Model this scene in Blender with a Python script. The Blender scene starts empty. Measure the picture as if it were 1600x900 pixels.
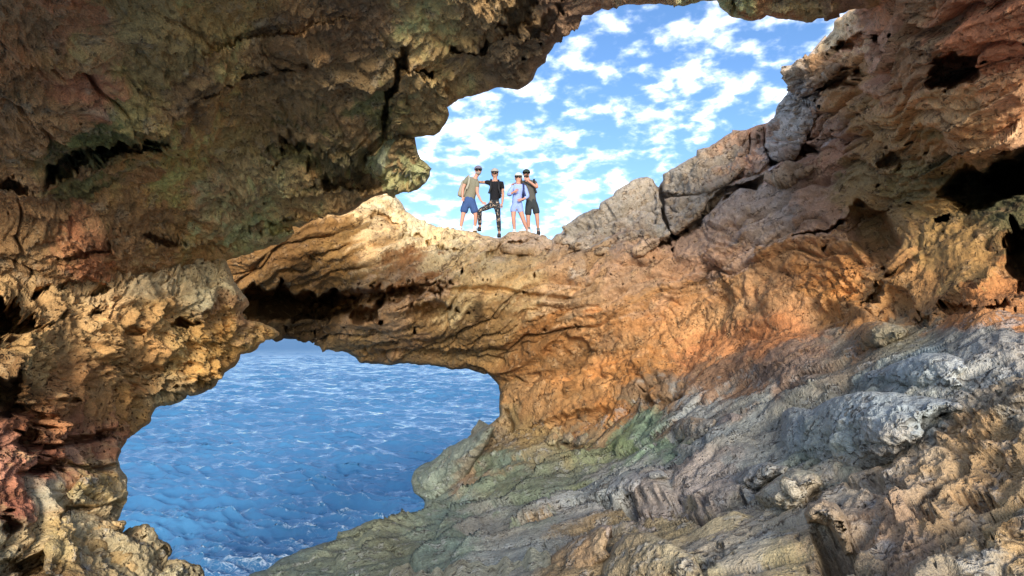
import bpy, bmesh, math, random
import numpy as np
from mathutils import Vector, Matrix

# ------------------------------------------------------------------ camera, sky, sun, exposure
scene = bpy.context.scene
C = scene.collection
F = 1100.0                      # focal length in photograph pixels (1600 wide)
PITCH = math.atan(78.0 / F)     # the sea horizon sits 78 px below the picture's middle
CAM = np.array([0.0, 0.0, 8.0]) # eye height above the sea
cam_data = bpy.data.cameras.new('camera')
cam_data.sensor_width = 36.0
cam_data.lens = 36.0 * F / 1600.0
cam_data.clip_start = 0.05
cam_data.clip_end = 20000
cam = bpy.data.objects.new('camera', cam_data)
cam.location = CAM
cam.rotation_euler = (math.pi / 2 + PITCH, 0, 0)
C.objects.link(cam)
scene.camera = cam

SUN_AZ, SUN_EL = 175.0, 17.5    # azimuth clockwise from the view direction (+Y), elevation
sa, se = math.radians(SUN_AZ), math.radians(SUN_EL)
SUN_DIR = Vector((math.sin(sa) * math.cos(se), math.cos(sa) * math.cos(se), math.sin(se)))
sun_data = bpy.data.lights.new('sun', 'SUN')
sun_data.energy = 2.1
sun_data.angle = math.radians(18.0)   # sun veiled by the broken cloud
sun_data.color = (1.0, 0.92, 0.79)
sun = bpy.data.objects.new('sun', sun_data)
sun.rotation_euler = SUN_DIR.to_track_quat('Z', 'Y').to_euler()
sun.location = (30, -20, 60)
C.objects.link(sun)

world = bpy.data.worlds.new('World')
scene.world = world
world.use_nodes = True
def build_sky():
    nt = world.node_tree
    N, L = nt.nodes, nt.links
    N.clear()
    out = N.new('ShaderNodeOutputWorld')
    bg = N.new('ShaderNodeBackground')
    bg.inputs['Strength'].default_value = 0.15
    L.new(bg.outputs[0], out.inputs[0])
    sky = N.new('ShaderNodeTexSky')
    sky.sky_type = 'NISHITA'
    sky.sun_disc = False
    sky.sun_elevation = se
    sky.sun_rotation = sa
    sky.air_density = 1.0
    sky.dust_density = 0.4
    sky.ozone_density = 3.0
    # high broken cloud: a sheet seen in perspective
    tc = N.new('ShaderNodeTexCoord')
    sep = N.new('ShaderNodeSeparateXYZ')
    L.new(tc.outputs['Generated'], sep.inputs[0])
    def M(op, a, b=None, clamp=False):
        n = N.new('ShaderNodeMath'); n.operation = op; n.use_clamp = clamp
        for i, x in enumerate((a, b)):
            if x is None: continue
            if isinstance(x, (int, float)): n.inputs[i].default_value = x
            else: L.new(x, n.inputs[i])
        return n.outputs[0]
    zz = M('MAXIMUM', sep.outputs[2], 0.0)
    den = M('ADD', zz, 0.30)
    comb = N.new('ShaderNodeCombineXYZ')
    L.new(M('DIVIDE', sep.outputs[0], den), comb.inputs[0])
    L.new(M('DIVIDE', sep.outputs[1], den), comb.inputs[1])
    mp = N.new('ShaderNodeMapping')
    mp.inputs['Rotation'].default_value = (0, 0, math.radians(24))
    mp.inputs['Scale'].default_value = (1.0, 1.0, 1.0)
    mp.inputs['Location'].default_value = (3.3, 1.7, 0)
    L.new(comb.outputs[0], mp.inputs[0])
    def noise(scale, detail, rough, dist=0.0):
        n = N.new('ShaderNodeTexNoise')
        n.inputs['Scale'].default_value = scale
        n.inputs['Detail'].default_value = detail
        n.inputs['Roughness'].default_value = rough
        n.inputs['Distortion'].default_value = dist
        L.new(mp.outputs[0], n.inputs['Vector'])
        return n.outputs[0]
    puffs = noise(15.5, 4.0, 0.5, 0.15)
    wisps = noise(36.0, 3.0, 0.6, 0.2)
    cover = noise(3.6, 2.0, 0.5)
    v = M('ADD', M('MULTIPLY', puffs, 0.80), M('MULTIPLY', wisps, 0.22))
    v = M('ADD', v, M('MULTIPLY', cover, 0.38))
    mr = N.new('ShaderNodeMapRange')
    mr.interpolation_type = 'SMOOTHSTEP'
    L.new(v, mr.inputs[0])
    mr.inputs[1].default_value = 0.622
    mr.inputs[2].default_value = 0.97
    mr.inputs[3].default_value = 0.0
    mr.inputs[4].default_value = 0.92
    # thin out at the horizon
    hz = N.new('ShaderNodeMapRange'); hz.interpolation_type = 'SMOOTHSTEP'
    L.new(sep.outputs[2], hz.inputs[0])
    hz.inputs[1].default_value = -0.01; hz.inputs[2].default_value = 0.2
    hz.inputs[3].default_value = 0.25; hz.inputs[4].default_value = 1.0
    fac = M('POWER', M('MULTIPLY', mr.outputs[0], hz.outputs[0], True), 1.35)
    sat = N.new('ShaderNodeHueSaturation')
    sat.inputs['Saturation'].default_value = 1.12
    sat.inputs['Hue'].default_value = 0.507
    sat.inputs['Value'].default_value = 0.55
    L.new(sky.outputs[0], sat.inputs['Color'])
    mix = N.new('ShaderNodeMix'); mix.data_type = 'RGBA'
    L.new(fac, mix.inputs[0])
    L.new(sat.outputs[0], mix.inputs[6])
    mix.inputs[7].default_value = (8.6, 8.9, 9.6, 1)
    L.new(mix.outputs[2], bg.inputs['Color'])
build_sky()

scene.view_settings.view_transform = 'Standard'
scene.view_settings.look = 'None'
scene.view_settings.exposure = 1.38
scene.view_settings.gamma = 1.0
scene.view_settings.use_curve_mapping = False
scene.cycles.max_bounces = 8
scene.cycles.diffuse_bounces = 5
scene.cycles.use_denoising = True
scene.cycles.sample_clamp_indirect = 6.0

# ------------------------------------------------------------------ helpers: tags
def tag(o, label=None, cat=None, group=None, kind=None):
    if label: o['label'] = label
    if cat: o['category'] = cat
    if group: o['group'] = group
    if kind: o['kind'] = kind
    return o

# ------------------------------------------------------------------ helpers: noise
def _hash(ix, iy, iz, seed):
    h = (ix.astype(np.int64) * 374761393 + iy.astype(np.int64) * 668265263 + iz.astype(np.int64) * 1440662683 + seed * 974711) & 0xFFFFFFFF
    h = ((h ^ (h >> 13)) * 1274126177) & 0xFFFFFFFF
    h = ((h ^ (h >> 16)) * 2246822519) & 0xFFFFFFFF
    return (h ^ (h >> 15)).astype(np.uint32)
_G = np.random.RandomState(5).normal(size=(256, 3)).astype(np.float32)
_G /= np.linalg.norm(_G, axis=1)[:, None]
def perlin(P, seed=0):
    P = np.asarray(P, dtype=np.float32)
    i = np.floor(P).astype(np.int32); f = P - i
    w = f * f * f * (f * (f * 6 - 15) + 10)
    r = np.zeros(len(P), np.float32)
    for dx in (0, 1):
        wx = w[:, 0] if dx else 1 - w[:, 0]
        for dy in (0, 1):
            wy = w[:, 1] if dy else 1 - w[:, 1]
            for dz in (0, 1):
                wz = w[:, 2] if dz else 1 - w[:, 2]
                g = _G[_hash(i[:, 0] + dx, i[:, 1] + dy, i[:, 2] + dz, seed) & 255]
                r += wx * wy * wz * (g[:, 0] * (f[:, 0] - dx) + g[:, 1] * (f[:, 1] - dy) + g[:, 2] * (f[:, 2] - dz))
    return r * 1.6
def fbm(P, octaves=4, gain=0.5, lac=2.03, seed=0):
    r = np.zeros(len(P), np.float32); a = 1.0; s = 1.0
    for k in range(octaves):
        r += a * perlin(P * s + 17.3 * k, seed + k); a *= gain; s *= lac
    return r
def ridged(P, octaves=4, gain=0.5, lac=2.07, seed=0):
    r = np.zeros(len(P), np.float32); a = 1.0; s = 1.0; prev = 1.0
    for k in range(octaves):
        n = 1.0 - np.abs(perlin(P * s + 11.7 * k, seed + k)) * 1.5
        n = np.clip(n, 0, 1) ** 2
        r += a * n * prev; prev = n * 0.6 + 0.4; a *= gain; s *= lac
    return r - 0.9
def worley(P, seed=0):
    """F1, F2, vector to nearest seed, id hash"""
    P = np.asarray(P, dtype=np.float32)
    i = np.floor(P).astype(np.int32); f = P - i
    n = len(P)
    f1 = np.full(n, 9.0, np.float32); f2 = np.full(n, 9.0, np.float32)
    vec = np.zeros((n, 3), np.float32); hid = np.zeros(n, np.uint32)
    for dx in (-1, 0, 1):
        for dy in (-1, 0, 1):
            for dz in (-1, 0, 1):
                h = _hash(i[:, 0] + dx, i[:, 1] + dy, i[:, 2] + dz, seed)
                d = np.stack([(h & 1023) / 1023.0 + dx, ((h >> 10) & 1023) / 1023.0 + dy, ((h >> 20) & 1023) / 1023.0 + dz], 1).astype(np.float32) - f
                dd = np.einsum('ij,ij->i', d, d)
                near = dd < f1
                f2 = np.where(near, f1, np.minimum(f2, dd))
                f1 = np.where(near, dd, f1)
                vec[near] = d[near]; hid = np.where(near, h, hid)
    return np.sqrt(f1), np.sqrt(f2), vec, hid
def chunks(P, seed=0, tilt=0.8):
    """broken blocky rock: every cell is a tilted facet, joints sunk"""
    f1, f2, vec, hid = worley(P, seed)
    g = _G[hid & 255]
    facet = np.einsum('ij,ij->i', g, vec) * tilt + ((hid >> 8) & 255) / 255.0 - 0.5
    joint = np.exp(-((f2 - f1) / 0.07) ** 2)
    return facet - 0.55 * joint
def pits(P, seed=0, r=0.42):
    f1, f2, vec, hid = worley(P, seed)
    rr = r * (0.45 + 0.9 * ((hid >> 5) & 255) / 255.0)
    return -np.clip(1 - (f1 / rr) ** 2, 0, 1) ** 0.6
def sstep(a, b, x):
    t = np.clip((x - a) / (b - a), 0, 1)
    return t * t * (3 - 2 * t)

def beds(t, sharp=4):
    fr = t - np.floor(t)
    return 1 - np.abs(2 * fr - 1) ** sharp
def cracks(P, seed=0, width=0.035):
    n = perlin(P, seed) + 0.25 * perlin(P * 2.7, seed + 1)
    m = sstep(-0.05, 0.25, perlin(P * 0.6 + 3.1, seed + 2))
    return -np.exp(-(n / width) ** 2) * m

# strata: tilted beds that dip towards the sea
_sn = np.array([-0.43, -0.146, 0.89]); _sn /= np.linalg.norm(_sn)
_s1 = np.array([0.46, -0.86, 0.08]); _s1 -= _sn * (_s1 @ _sn); _s1 /= np.linalg.norm(_s1)
_s2 = np.cross(_sn, _s1)
BED = np.stack([_s1, _s2, _sn], 1).astype(np.float32)
def bedded(P, along=0.25, across=1.0):
    return (P @ BED) * np.array([along, along, across], np.float32)

# ------------------------------------------------------------------ helpers: rock sheets with thickness
cp, sp = math.cos(PITCH), math.sin(PITCH)
def ray(u, v):
    """direction through a point of the view, forward part 1"""
    x = (u - 800.0) / F; y = (450.0 - v) / F
    return np.stack([x, cp - sp * y, sp + cp * y], -1)
def place(u, v, z):
    return CAM + ray(np.float64(u), np.float64(v)) * z

class Field:
    """thin-plate spline through scattered (u, v, values...)"""
    def __init__(self, pts, smooth=0.0):
        pts = np.array(pts, dtype=np.float64)
        self.c = pts[:, :2] / 400.0; val = pts[:, 2:]
        n = len(pts)
        A = np.zeros((n + 3, n + 3))
        A[:n, :n] = self.k(self.c[:, None] - self.c[None]) + np.eye(n) * smooth
        A[:n, n] = 1; A[:n, n + 1:] = self.c
        A[n:, :n] = A[:n, n:].T
        b = np.zeros((n + 3, val.shape[1])); b[:n] = val
        self.w = np.linalg.solve(A, b)
    @staticmethod
    def k(d):
        r2 = (d ** 2).sum(-1)
        return 0.5 * r2 * np.log(r2 + 1e-12)
    def __call__(self, u, v):
        p = np.stack([np.ravel(u), np.ravel(v)], 1) / 400.0
        out = np.empty((len(p), self.w.shape[1]))
        n = len(self.c)
        for s in range(0, len(p), 40000):
            q = p[s:s + 40000]
            out[s:s + 40000] = self.k(q[:, None] - self.c[None]) @ self.w[:n] + self.w[n] + q @ self.w[n + 1:]
        return out[:, 0] if out.shape[1] == 1 else out

def blobs(pts, u, v, power=3.0):
    """blend of scattered values, inverse distance weighted: (u, v, c0, c1, ...)"""
    pts = np.array(pts, dtype=np.float64)
    acc = np.zeros((len(u), pts.shape[1] - 2)); wsum = np.zeros(len(u))
    for p in pts:
        w = 1.0 / (((u - p[0]) ** 2 + (v - p[1]) ** 2) / 900.0 + 1.0) ** (power / 2)
        acc += w[:, None] * p[2:]; wsum += w
    return acc / wsum[:, None]

def roughen(poly, amp, seed, minlen=3.0):
    """midpoint-roughen an outline"""
    rnd = random.Random(seed)
    pts = [tuple(map(float, p)) for p in poly]
    while True:
        out = []; done = True
        for a, b in zip(pts, pts[1:] + pts[:1]):
            out.append(a)
            l = math.hypot(b[0] - a[0], b[1] - a[1])
            if l > minlen * 2 and l < 150:
                done = False
                k = rnd.gauss(0, 1) * amp * (min(l, 40) / 40.0) ** 0.8
                nx, ny = (b[1] - a[1]) / l, -(b[0] - a[0]) / l
                out.append(((a[0] + b[0]) / 2 + nx * k, (a[1] + b[1]) / 2 + ny * k))
        pts = out
        if done: return np.array(pts)

def poly_dist(u, v, poly):
    """signed distance (inside > 0) and closest outline point"""
    best = np.full(len(u), 1e18); cx = np.zeros(len(u)); cy = np.zeros(len(u))
    inside = np.zeros(len(u), bool)
    A = poly; B = np.roll(poly, -1, 0)
    for (ax, ay), (bx, by) in zip(A, B):
        ex, ey = bx - ax, by - ay
        l2 = ex * ex + ey * ey + 1e-12
        t = np.clip(((u - ax) * ex + (v - ay) * ey) / l2, 0, 1)
        px, py = ax + t * ex, ay + t * ey
        d = (u - px) ** 2 + (v - py) ** 2
        m = d < best
        best = np.where(m, d, best); cx = np.where(m, px, cx); cy = np.where(m, py, cy)
        if ay != by:
            c = ((ay > v) != (by > v)) & (u < (bx - ax) * (v - ay) / (by - ay) + ax)
            inside ^= c
    d = np.sqrt(best)
    return np.where(inside, d, -d), cx, cy

def line_dist(u, v, line):
    """distance to a polyline, and which side (left of travel > 0)"""
    best = np.full(len(u), 1e18); side = np.zeros(len(u)); tt = np.zeros(len(u))
    n = len(line) - 1
    for k in range(n):
        (ax, ay), (bx, by) = line[k], line[k + 1]
        ex, ey = bx - ax, by - ay
        l2 = ex * ex + ey * ey + 1e-9
        t = np.clip(((u - ax) * ex + (v - ay) * ey) / l2, 0, 1)
        d = (u - ax - t * ex) ** 2 + (v - ay - t * ey) ** 2
        m = d < best
        best = np.where(m, d, best)
        side = np.where(m, np.sign(ex * (v - ay) - ey * (u - ax)), side)
        tt = np.where(m, (k + t) / n, tt)
    return np.sqrt(best), -side, tt

def features(u, v, items, wob):
    """carved and proud detail, metres towards (+) or away from (-) the camera side"""
    out = np.zeros(len(u))
    wu = u + wob[0]; wv = v + wob[1]
    for it in items:
        kind = it[0]
        if kind == 'pit':       # centre, half sizes, angle, depth
            _, x, y, rx, ry, ang, depth = it
            m = (np.abs(u - x) < (rx + ry) * 2) & (np.abs(v - y) < (rx + ry) * 2)
            if not m.any(): continue
            c, s = math.cos(math.radians(ang)), math.sin(math.radians(ang))
            dx, dy = wu[m] - x, wv[m] - y
            q = ((dx * c + dy * s) / rx) ** 2 + ((-dx * s + dy * c) / ry) ** 2
            sc = 1.6 / min(rx, ry)
            q = q * (1 + 0.9 * fbm(np.stack([dx * sc * .6, dy * sc * .6, dx * 0 + x], 1).astype(np.float32), 3, seed=int(x))) + 0.25 * perlin(np.stack([dx * sc * .35, dy * sc * .35, dx * 0 + y], 1).astype(np.float32), 5)
            out[m] -= depth * np.clip(1 - q, 0, 1) ** 0.5
        elif kind == 'bump':
            _, x, y, rx, ry, ang, h = it
            m = (np.abs(u - x) < (rx + ry) * 3) & (np.abs(v - y) < (rx + ry) * 3)
            if not m.any(): continue
            c, s = math.cos(math.radians(ang)), math.sin(math.radians(ang))
            dx, dy = wu[m] - x, wv[m] - y
            q = ((dx * c + dy * s) / rx) ** 2 + ((-dx * s + dy * c) / ry) ** 2
            out[m] += h * np.exp(-q)
        else:
            line = it[1]
            L = np.array(line)
            mg = 90
            m = (u > L[:, 0].min() - mg) & (u < L[:, 0].max() + mg) & (v > L[:, 1].min() - mg) & (v < L[:, 1].max() + mg)
            if not m.any(): continue
            d, sd, t = line_dist(wu[m], wv[m], line)
            ends = np.clip(np.minimum(t, 1 - t) * 8, 0, 1) ** 0.5
            if kind == 'crack':     # width px, depth m
                _, _, w, depth = it
                out[m] -= depth * ends * np.clip(1 - (d / w) ** 2, 0, 1) ** 0.7
            elif kind == 'ledge':   # the left side of travel (picture: above when going right) stands proud
                _, _, w, h = it
                out[m] += h * ends * np.where(sd > 0, np.exp(-d / w), 0)
    return out

def grid_lines(lo, hi, flo, fhi, step):
    a = list(np.arange(max(lo, flo), min(hi, fhi) + step, step))
    x = a[0]; s = step; pre = []
    while x > lo: s = min(s * 1.22, 40); x -= s; pre.append(x)
    x = a[-1]; s = step; post = []
    while x < hi: s = min(s * 1.22, 40); x += s; post.append(x)
    return np.array(pre[::-1] + a + post)

def mesh_from(name, co, quads, col=None, tris=None):
    me = bpy.data.meshes.new(name)
    nq = len(quads)
    me.vertices.add(len(co)); me.vertices.foreach_set('co', np.asarray(co, np.float32).ravel())
    me.loops.add(nq * 4); me.loops.foreach_set('vertex_index', np.asarray(quads, np.int32).ravel())
    me.polygons.add(nq)
    me.polygons.foreach_set('loop_start', np.arange(nq, dtype=np.int32) * 4)
    me.polygons.foreach_set('loop_total', np.full(nq, 4, np.int32))
    me.polygons.foreach_set('use_smooth', np.ones(nq, bool))
    me.update(calc_edges=True)
    if col is not None:
        at = me.color_attributes.new('stone', 'FLOAT_COLOR', 'POINT')
        c4 = np.ones((len(co), 4), np.float32); c4[:, :col.shape[1]] = col
        at.data.foreach_set('color', c4.ravel())
    me.validate()
    return me

def rock_sheet(name, outline, depth, disp, colour, material, step=1.7, rough=1.6, feat=(), edge=(14, 0.35),
               back=(2.0, 0.35), seed=1, wob=3.0, fade=8.0, split=None, keep=0.0, lying=None):
    """One body of rock: the outline bounds the face we look at, depth(u,v) says how far each point of it
    stands, disp adds relief along the surface normal, and the rim is carried round to the back."""
    poly = roughen(outline, rough, seed)
    lo, hi = poly.min(0), poly.max(0)
    us = grid_lines(lo[0] - 4, hi[0] + 4, -12, 1612, step)
    vs = grid_lines(lo[1] - 4, hi[1] + 4, -12, 912, step)
    nu, nv = len(us), len(vs)
    U, V = np.meshgrid(us, vs)
    u, v = U.ravel(), V.ravel()
    sd, cx, cy = poly_dist(u, v, poly)
    ok = (sd > keep).reshape(nv, nu)
    cell = ok[:-1, :-1] & ok[1:, :-1] & ok[:-1, 1:] & ok[1:, 1:]
    idx = np.arange(nu * nv).reshape(nv, nu)
    quads = np.stack([idx[:-1, :-1], idx[1:, :-1], idx[1:, 1:], idx[:-1, 1:]], -1)[cell]
    used = np.zeros(nu * nv, bool); used[quads.ravel()] = True
    remap = np.full(nu * nv, -1); remap[used] = np.arange(used.sum())
    quads = remap[quads]
    u, v, sd, cx, cy = u[used], v[used], sd[used], cx[used], cy[used]
    # boundary
    e = np.concatenate([quads[:, [0, 1]], quads[:, [1, 2]], quads[:, [2, 3]], quads[:, [3, 0]]])
    key = np.sort(e, 1); kk = key[:, 0].astype(np.int64) * len(u) + key[:, 1]
    _, inv, cnt = np.unique(kk, return_inverse=True, return_counts=True)
    bedge = e[cnt[inv] == 1]
    bv = np.unique(bedge)
    nx, ny = (cx - u)[bv], (cy - v)[bv]
    ln = np.sqrt(nx * nx + ny * ny) + 1e-6
    nx, ny = nx / ln, ny / ln
    u[bv] = cx[bv]; v[bv] = cy[bv]
    sdi = sd.copy(); sdi[bv] = 0
    # smooth body
    z0 = np.asarray(depth(u, v), np.float64)
    w, r = edge
    q = np.clip(1 - sdi / w, 0, 1)
    z0 = z0 + r * (1 - np.sqrt(np.clip(1 - q * q, 0, 1)))
    base = CAM + ray(u, v) * z0[:, None]
    P = base.astype(np.float32)
    wobble = (perlin(np.stack([u * 0.03, v * 0.03, u * 0], 1), seed + 90) * wob + perlin(np.stack([u * 0.11, v * 0.11, u * 0], 1), seed + 92) * wob * 0.6,
              perlin(np.stack([u * 0.03, v * 0.03, u * 0 + 7], 1), seed + 91) * wob + perlin(np.stack([u * 0.11, v * 0.11, u * 0 + 5], 1), seed + 93) * wob * 0.6)
    # normals of the smooth body
    def normals(Pq):
        fn = np.cross(Pq[quads[:, 2]] - Pq[quads[:, 0]], Pq[quads[:, 3]] - Pq[quads[:, 1]])
        vn = np.zeros((len(Pq), 3), np.float64)
        for k in range(4):
            for ax in range(3):
                vn[:, ax] += np.bincount(quads[:, k], fn[:, ax], len(Pq))
        return vn / (np.linalg.norm(vn, axis=1)[:, None] + 1e-12)
    nrm = normals(base)
    dcam = CAM - base
    flip = np.einsum('ij,ij->i', nrm, dcam) < 0
    nrm[flip] *= -1
    fd = 0.12 + 0.88 * sstep(0, fade, sdi)
    d = disp(P, u, v)
    ndv = np.einsum('ij,ij->i', nrm, dcam) / (np.linalg.norm(dcam, axis=1) + 1e-9)
    d = d * (0.2 + 0.8 * sstep(0.04, 0.45, np.abs(ndv)))
    ft = features(u, v, feat, wobble)
    lie = np.zeros(len(u)) if lying is None else lying(u, v)
    wv_ = (1 - lie * (1 - sstep(0.25, 0.6, np.abs(ndv))))[:, None]        # carve straight in where we face the rock, else along its own normal
    co = base + nrm * (d * fd)[:, None] + (nrm * (1 - wv_) * 0.7 - ray(u, v) * wv_) * (ft * sstep(0, 3, sdi))[:, None]
    rgb = colour(P, u, v)
    # back: carry the rim away from the viewer and in behind the body
    T, bend = back
    rays = ray(u[bv], v[bv]); rays /= np.linalg.norm(rays, axis=1)[:, None]
    right = np.array([1.0, 0, 0]); up = np.array([0, -sp, cp])
    outw = nx[:, None] * right - ny[:, None] * up
    rings = [co]; cols = [rgb]; start = len(co); prev = np.full(len(u), -1); prev[bv] = bv
    allq = [quads]
    fl = np.einsum('ij,ij->i', np.cross(co[quads[:, 2]] - co[quads[:, 0]], co[quads[:, 3]] - co[quads[:, 1]]), CAM - co[quads[:, 0]])
    for k, t in enumerate((0.06, 0.18, 0.4, 0.7, 1.0)):
        Pk = co[bv] + rays * (T * t) - outw * (T * bend * t ** 1.3)
        jit = fbm(Pk.astype(np.float32) * 1.4, 3, seed=seed + 40) * 0.10 * T * t
        Pk = Pk - outw * np.abs(jit)[:, None]
        cur = np.full(len(u), -1); cur[bv] = start + np.arange(len(bv))
        allq.append(np.stack([bedge[:, 1] * 0 + prev[bedge[:, 1]], prev[bedge[:, 0]], cur[bedge[:, 0]], cur[bedge[:, 1]]], 1))
        rings.append(Pk); cols.append(rgb[bv]); prev = cur; start += len(bv)
    co = np.concatenate(rings); rgb = np.concatenate(cols)
    quads_all = np.concatenate(allq)
    # normals out towards the viewer
    f0 = quads[:2000]
    s = np.einsum('ij,ij->i', np.cross(co[f0[:, 2]] - co[f0[:, 0]], co[f0[:, 3]] - co[f0[:, 1]]), CAM - co[f0[:, 0]]).sum()
    if s < 0: quads_all = quads_all[:, ::-1]
    objs = []
    if split is None:
        me = mesh_from(name, co, quads_all, rgb); me.materials.append(material)
        o = bpy.data.objects.new(name, me); C.objects.link(o); objs.append(o)
    else:
        # one body, told apart into named regions
        nreg, regf = split
        uu = np.concatenate([u] + [u[bv]] * 5); vv = np.concatenate([v] + [v[bv]] * 5)
        lab = regf(uu + np.concatenate([wobble[0]] + [wobble[0][bv]] * 5) * 2, vv + np.concatenate([wobble[1]] + [wobble[1][bv]] * 5) * 2)
        ql = lab[quads_all].max(1)
        for rid, nm in enumerate(nreg):
            qs = quads_all[ql == rid]
            if not len(qs): continue
            us_ = np.unique(qs); mp = np.full(len(co), -1); mp[us_] = np.arange(len(us_))
            me = mesh_from(nm, co[us_], mp[qs], rgb[us_]); me.materials.append(material)
            o = bpy.data.objects.new(nm, me); C.objects.link(o); objs.append(o)
    return objs
# ------------------------------------------------------------------ materials
def lin(h):
    r = [int(h[i:i + 2], 16) / 255.0 for i in (0, 2, 4)]
    return [c / 12.92 if c <= 0.04045 else ((c + 0.055) / 1.055) ** 2.4 for c in r]

class Nodes:
    def __init__(self, name):
        self.mat = bpy.data.materials.new(name); self.mat.use_nodes = True
        self.nt = self.mat.node_tree; self.nt.nodes.clear()
        self.out = self.add('ShaderNodeOutputMaterial')
        self.bsdf = self.add('ShaderNodeBsdfPrincipled')
        self.link(self.bsdf.outputs[0], self.out.inputs[0])
    def add(self, t, **kw):
        n = self.nt.nodes.new(t)
        for k, v in kw.items(): setattr(n, k, v)
        return n
    def link(self, a, b): self.nt.links.new(a, b)
    def put(self, sock, x):
        if isinstance(x, (int, float, tuple, list)): sock.default_value = x
        else: self.link(x, sock)
    def math(self, op, a, b=0.0, clamp=False):
        n = self.add('ShaderNodeMath', operation=op, use_clamp=clamp)
        self.put(n.inputs[0], a); self.put(n.inputs[1], b)
        return n.outputs[0]
    def noise(self, vec, scale, detail=4.0, rough=0.5, dist=0.0, colour=False):
        n = self.add('ShaderNodeTexNoise')
        n.inputs['Scale'].default_value = scale; n.inputs['Detail'].default_value = detail
        n.inputs['Roughness'].default_value = rough; n.inputs['Distortion'].default_value = dist
        if vec is not None: self.link(vec, n.inputs['Vector'])
        return n.outputs[1 if colour else 0]
    def ramp(self, x, a, b, lo=0.0, hi=1.0, smooth=True):
        n = self.add('ShaderNodeMapRange')
        if smooth: n.interpolation_type = 'SMOOTHSTEP'
        self.put(n.inputs[0], x)
        for i, q in enumerate((a, b, lo, hi)): n.inputs[i + 1].default_value = q
        return n.outputs[0]
    def mix(self, f, a, b, mode='MIX'):
        n = self.add('ShaderNodeMix', data_type='RGBA', blend_type=mode)
        self.put(n.inputs[0], f); self.put(n.inputs[6], a); self.put(n.inputs[7], b)
        return n.outputs[2]

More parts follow.
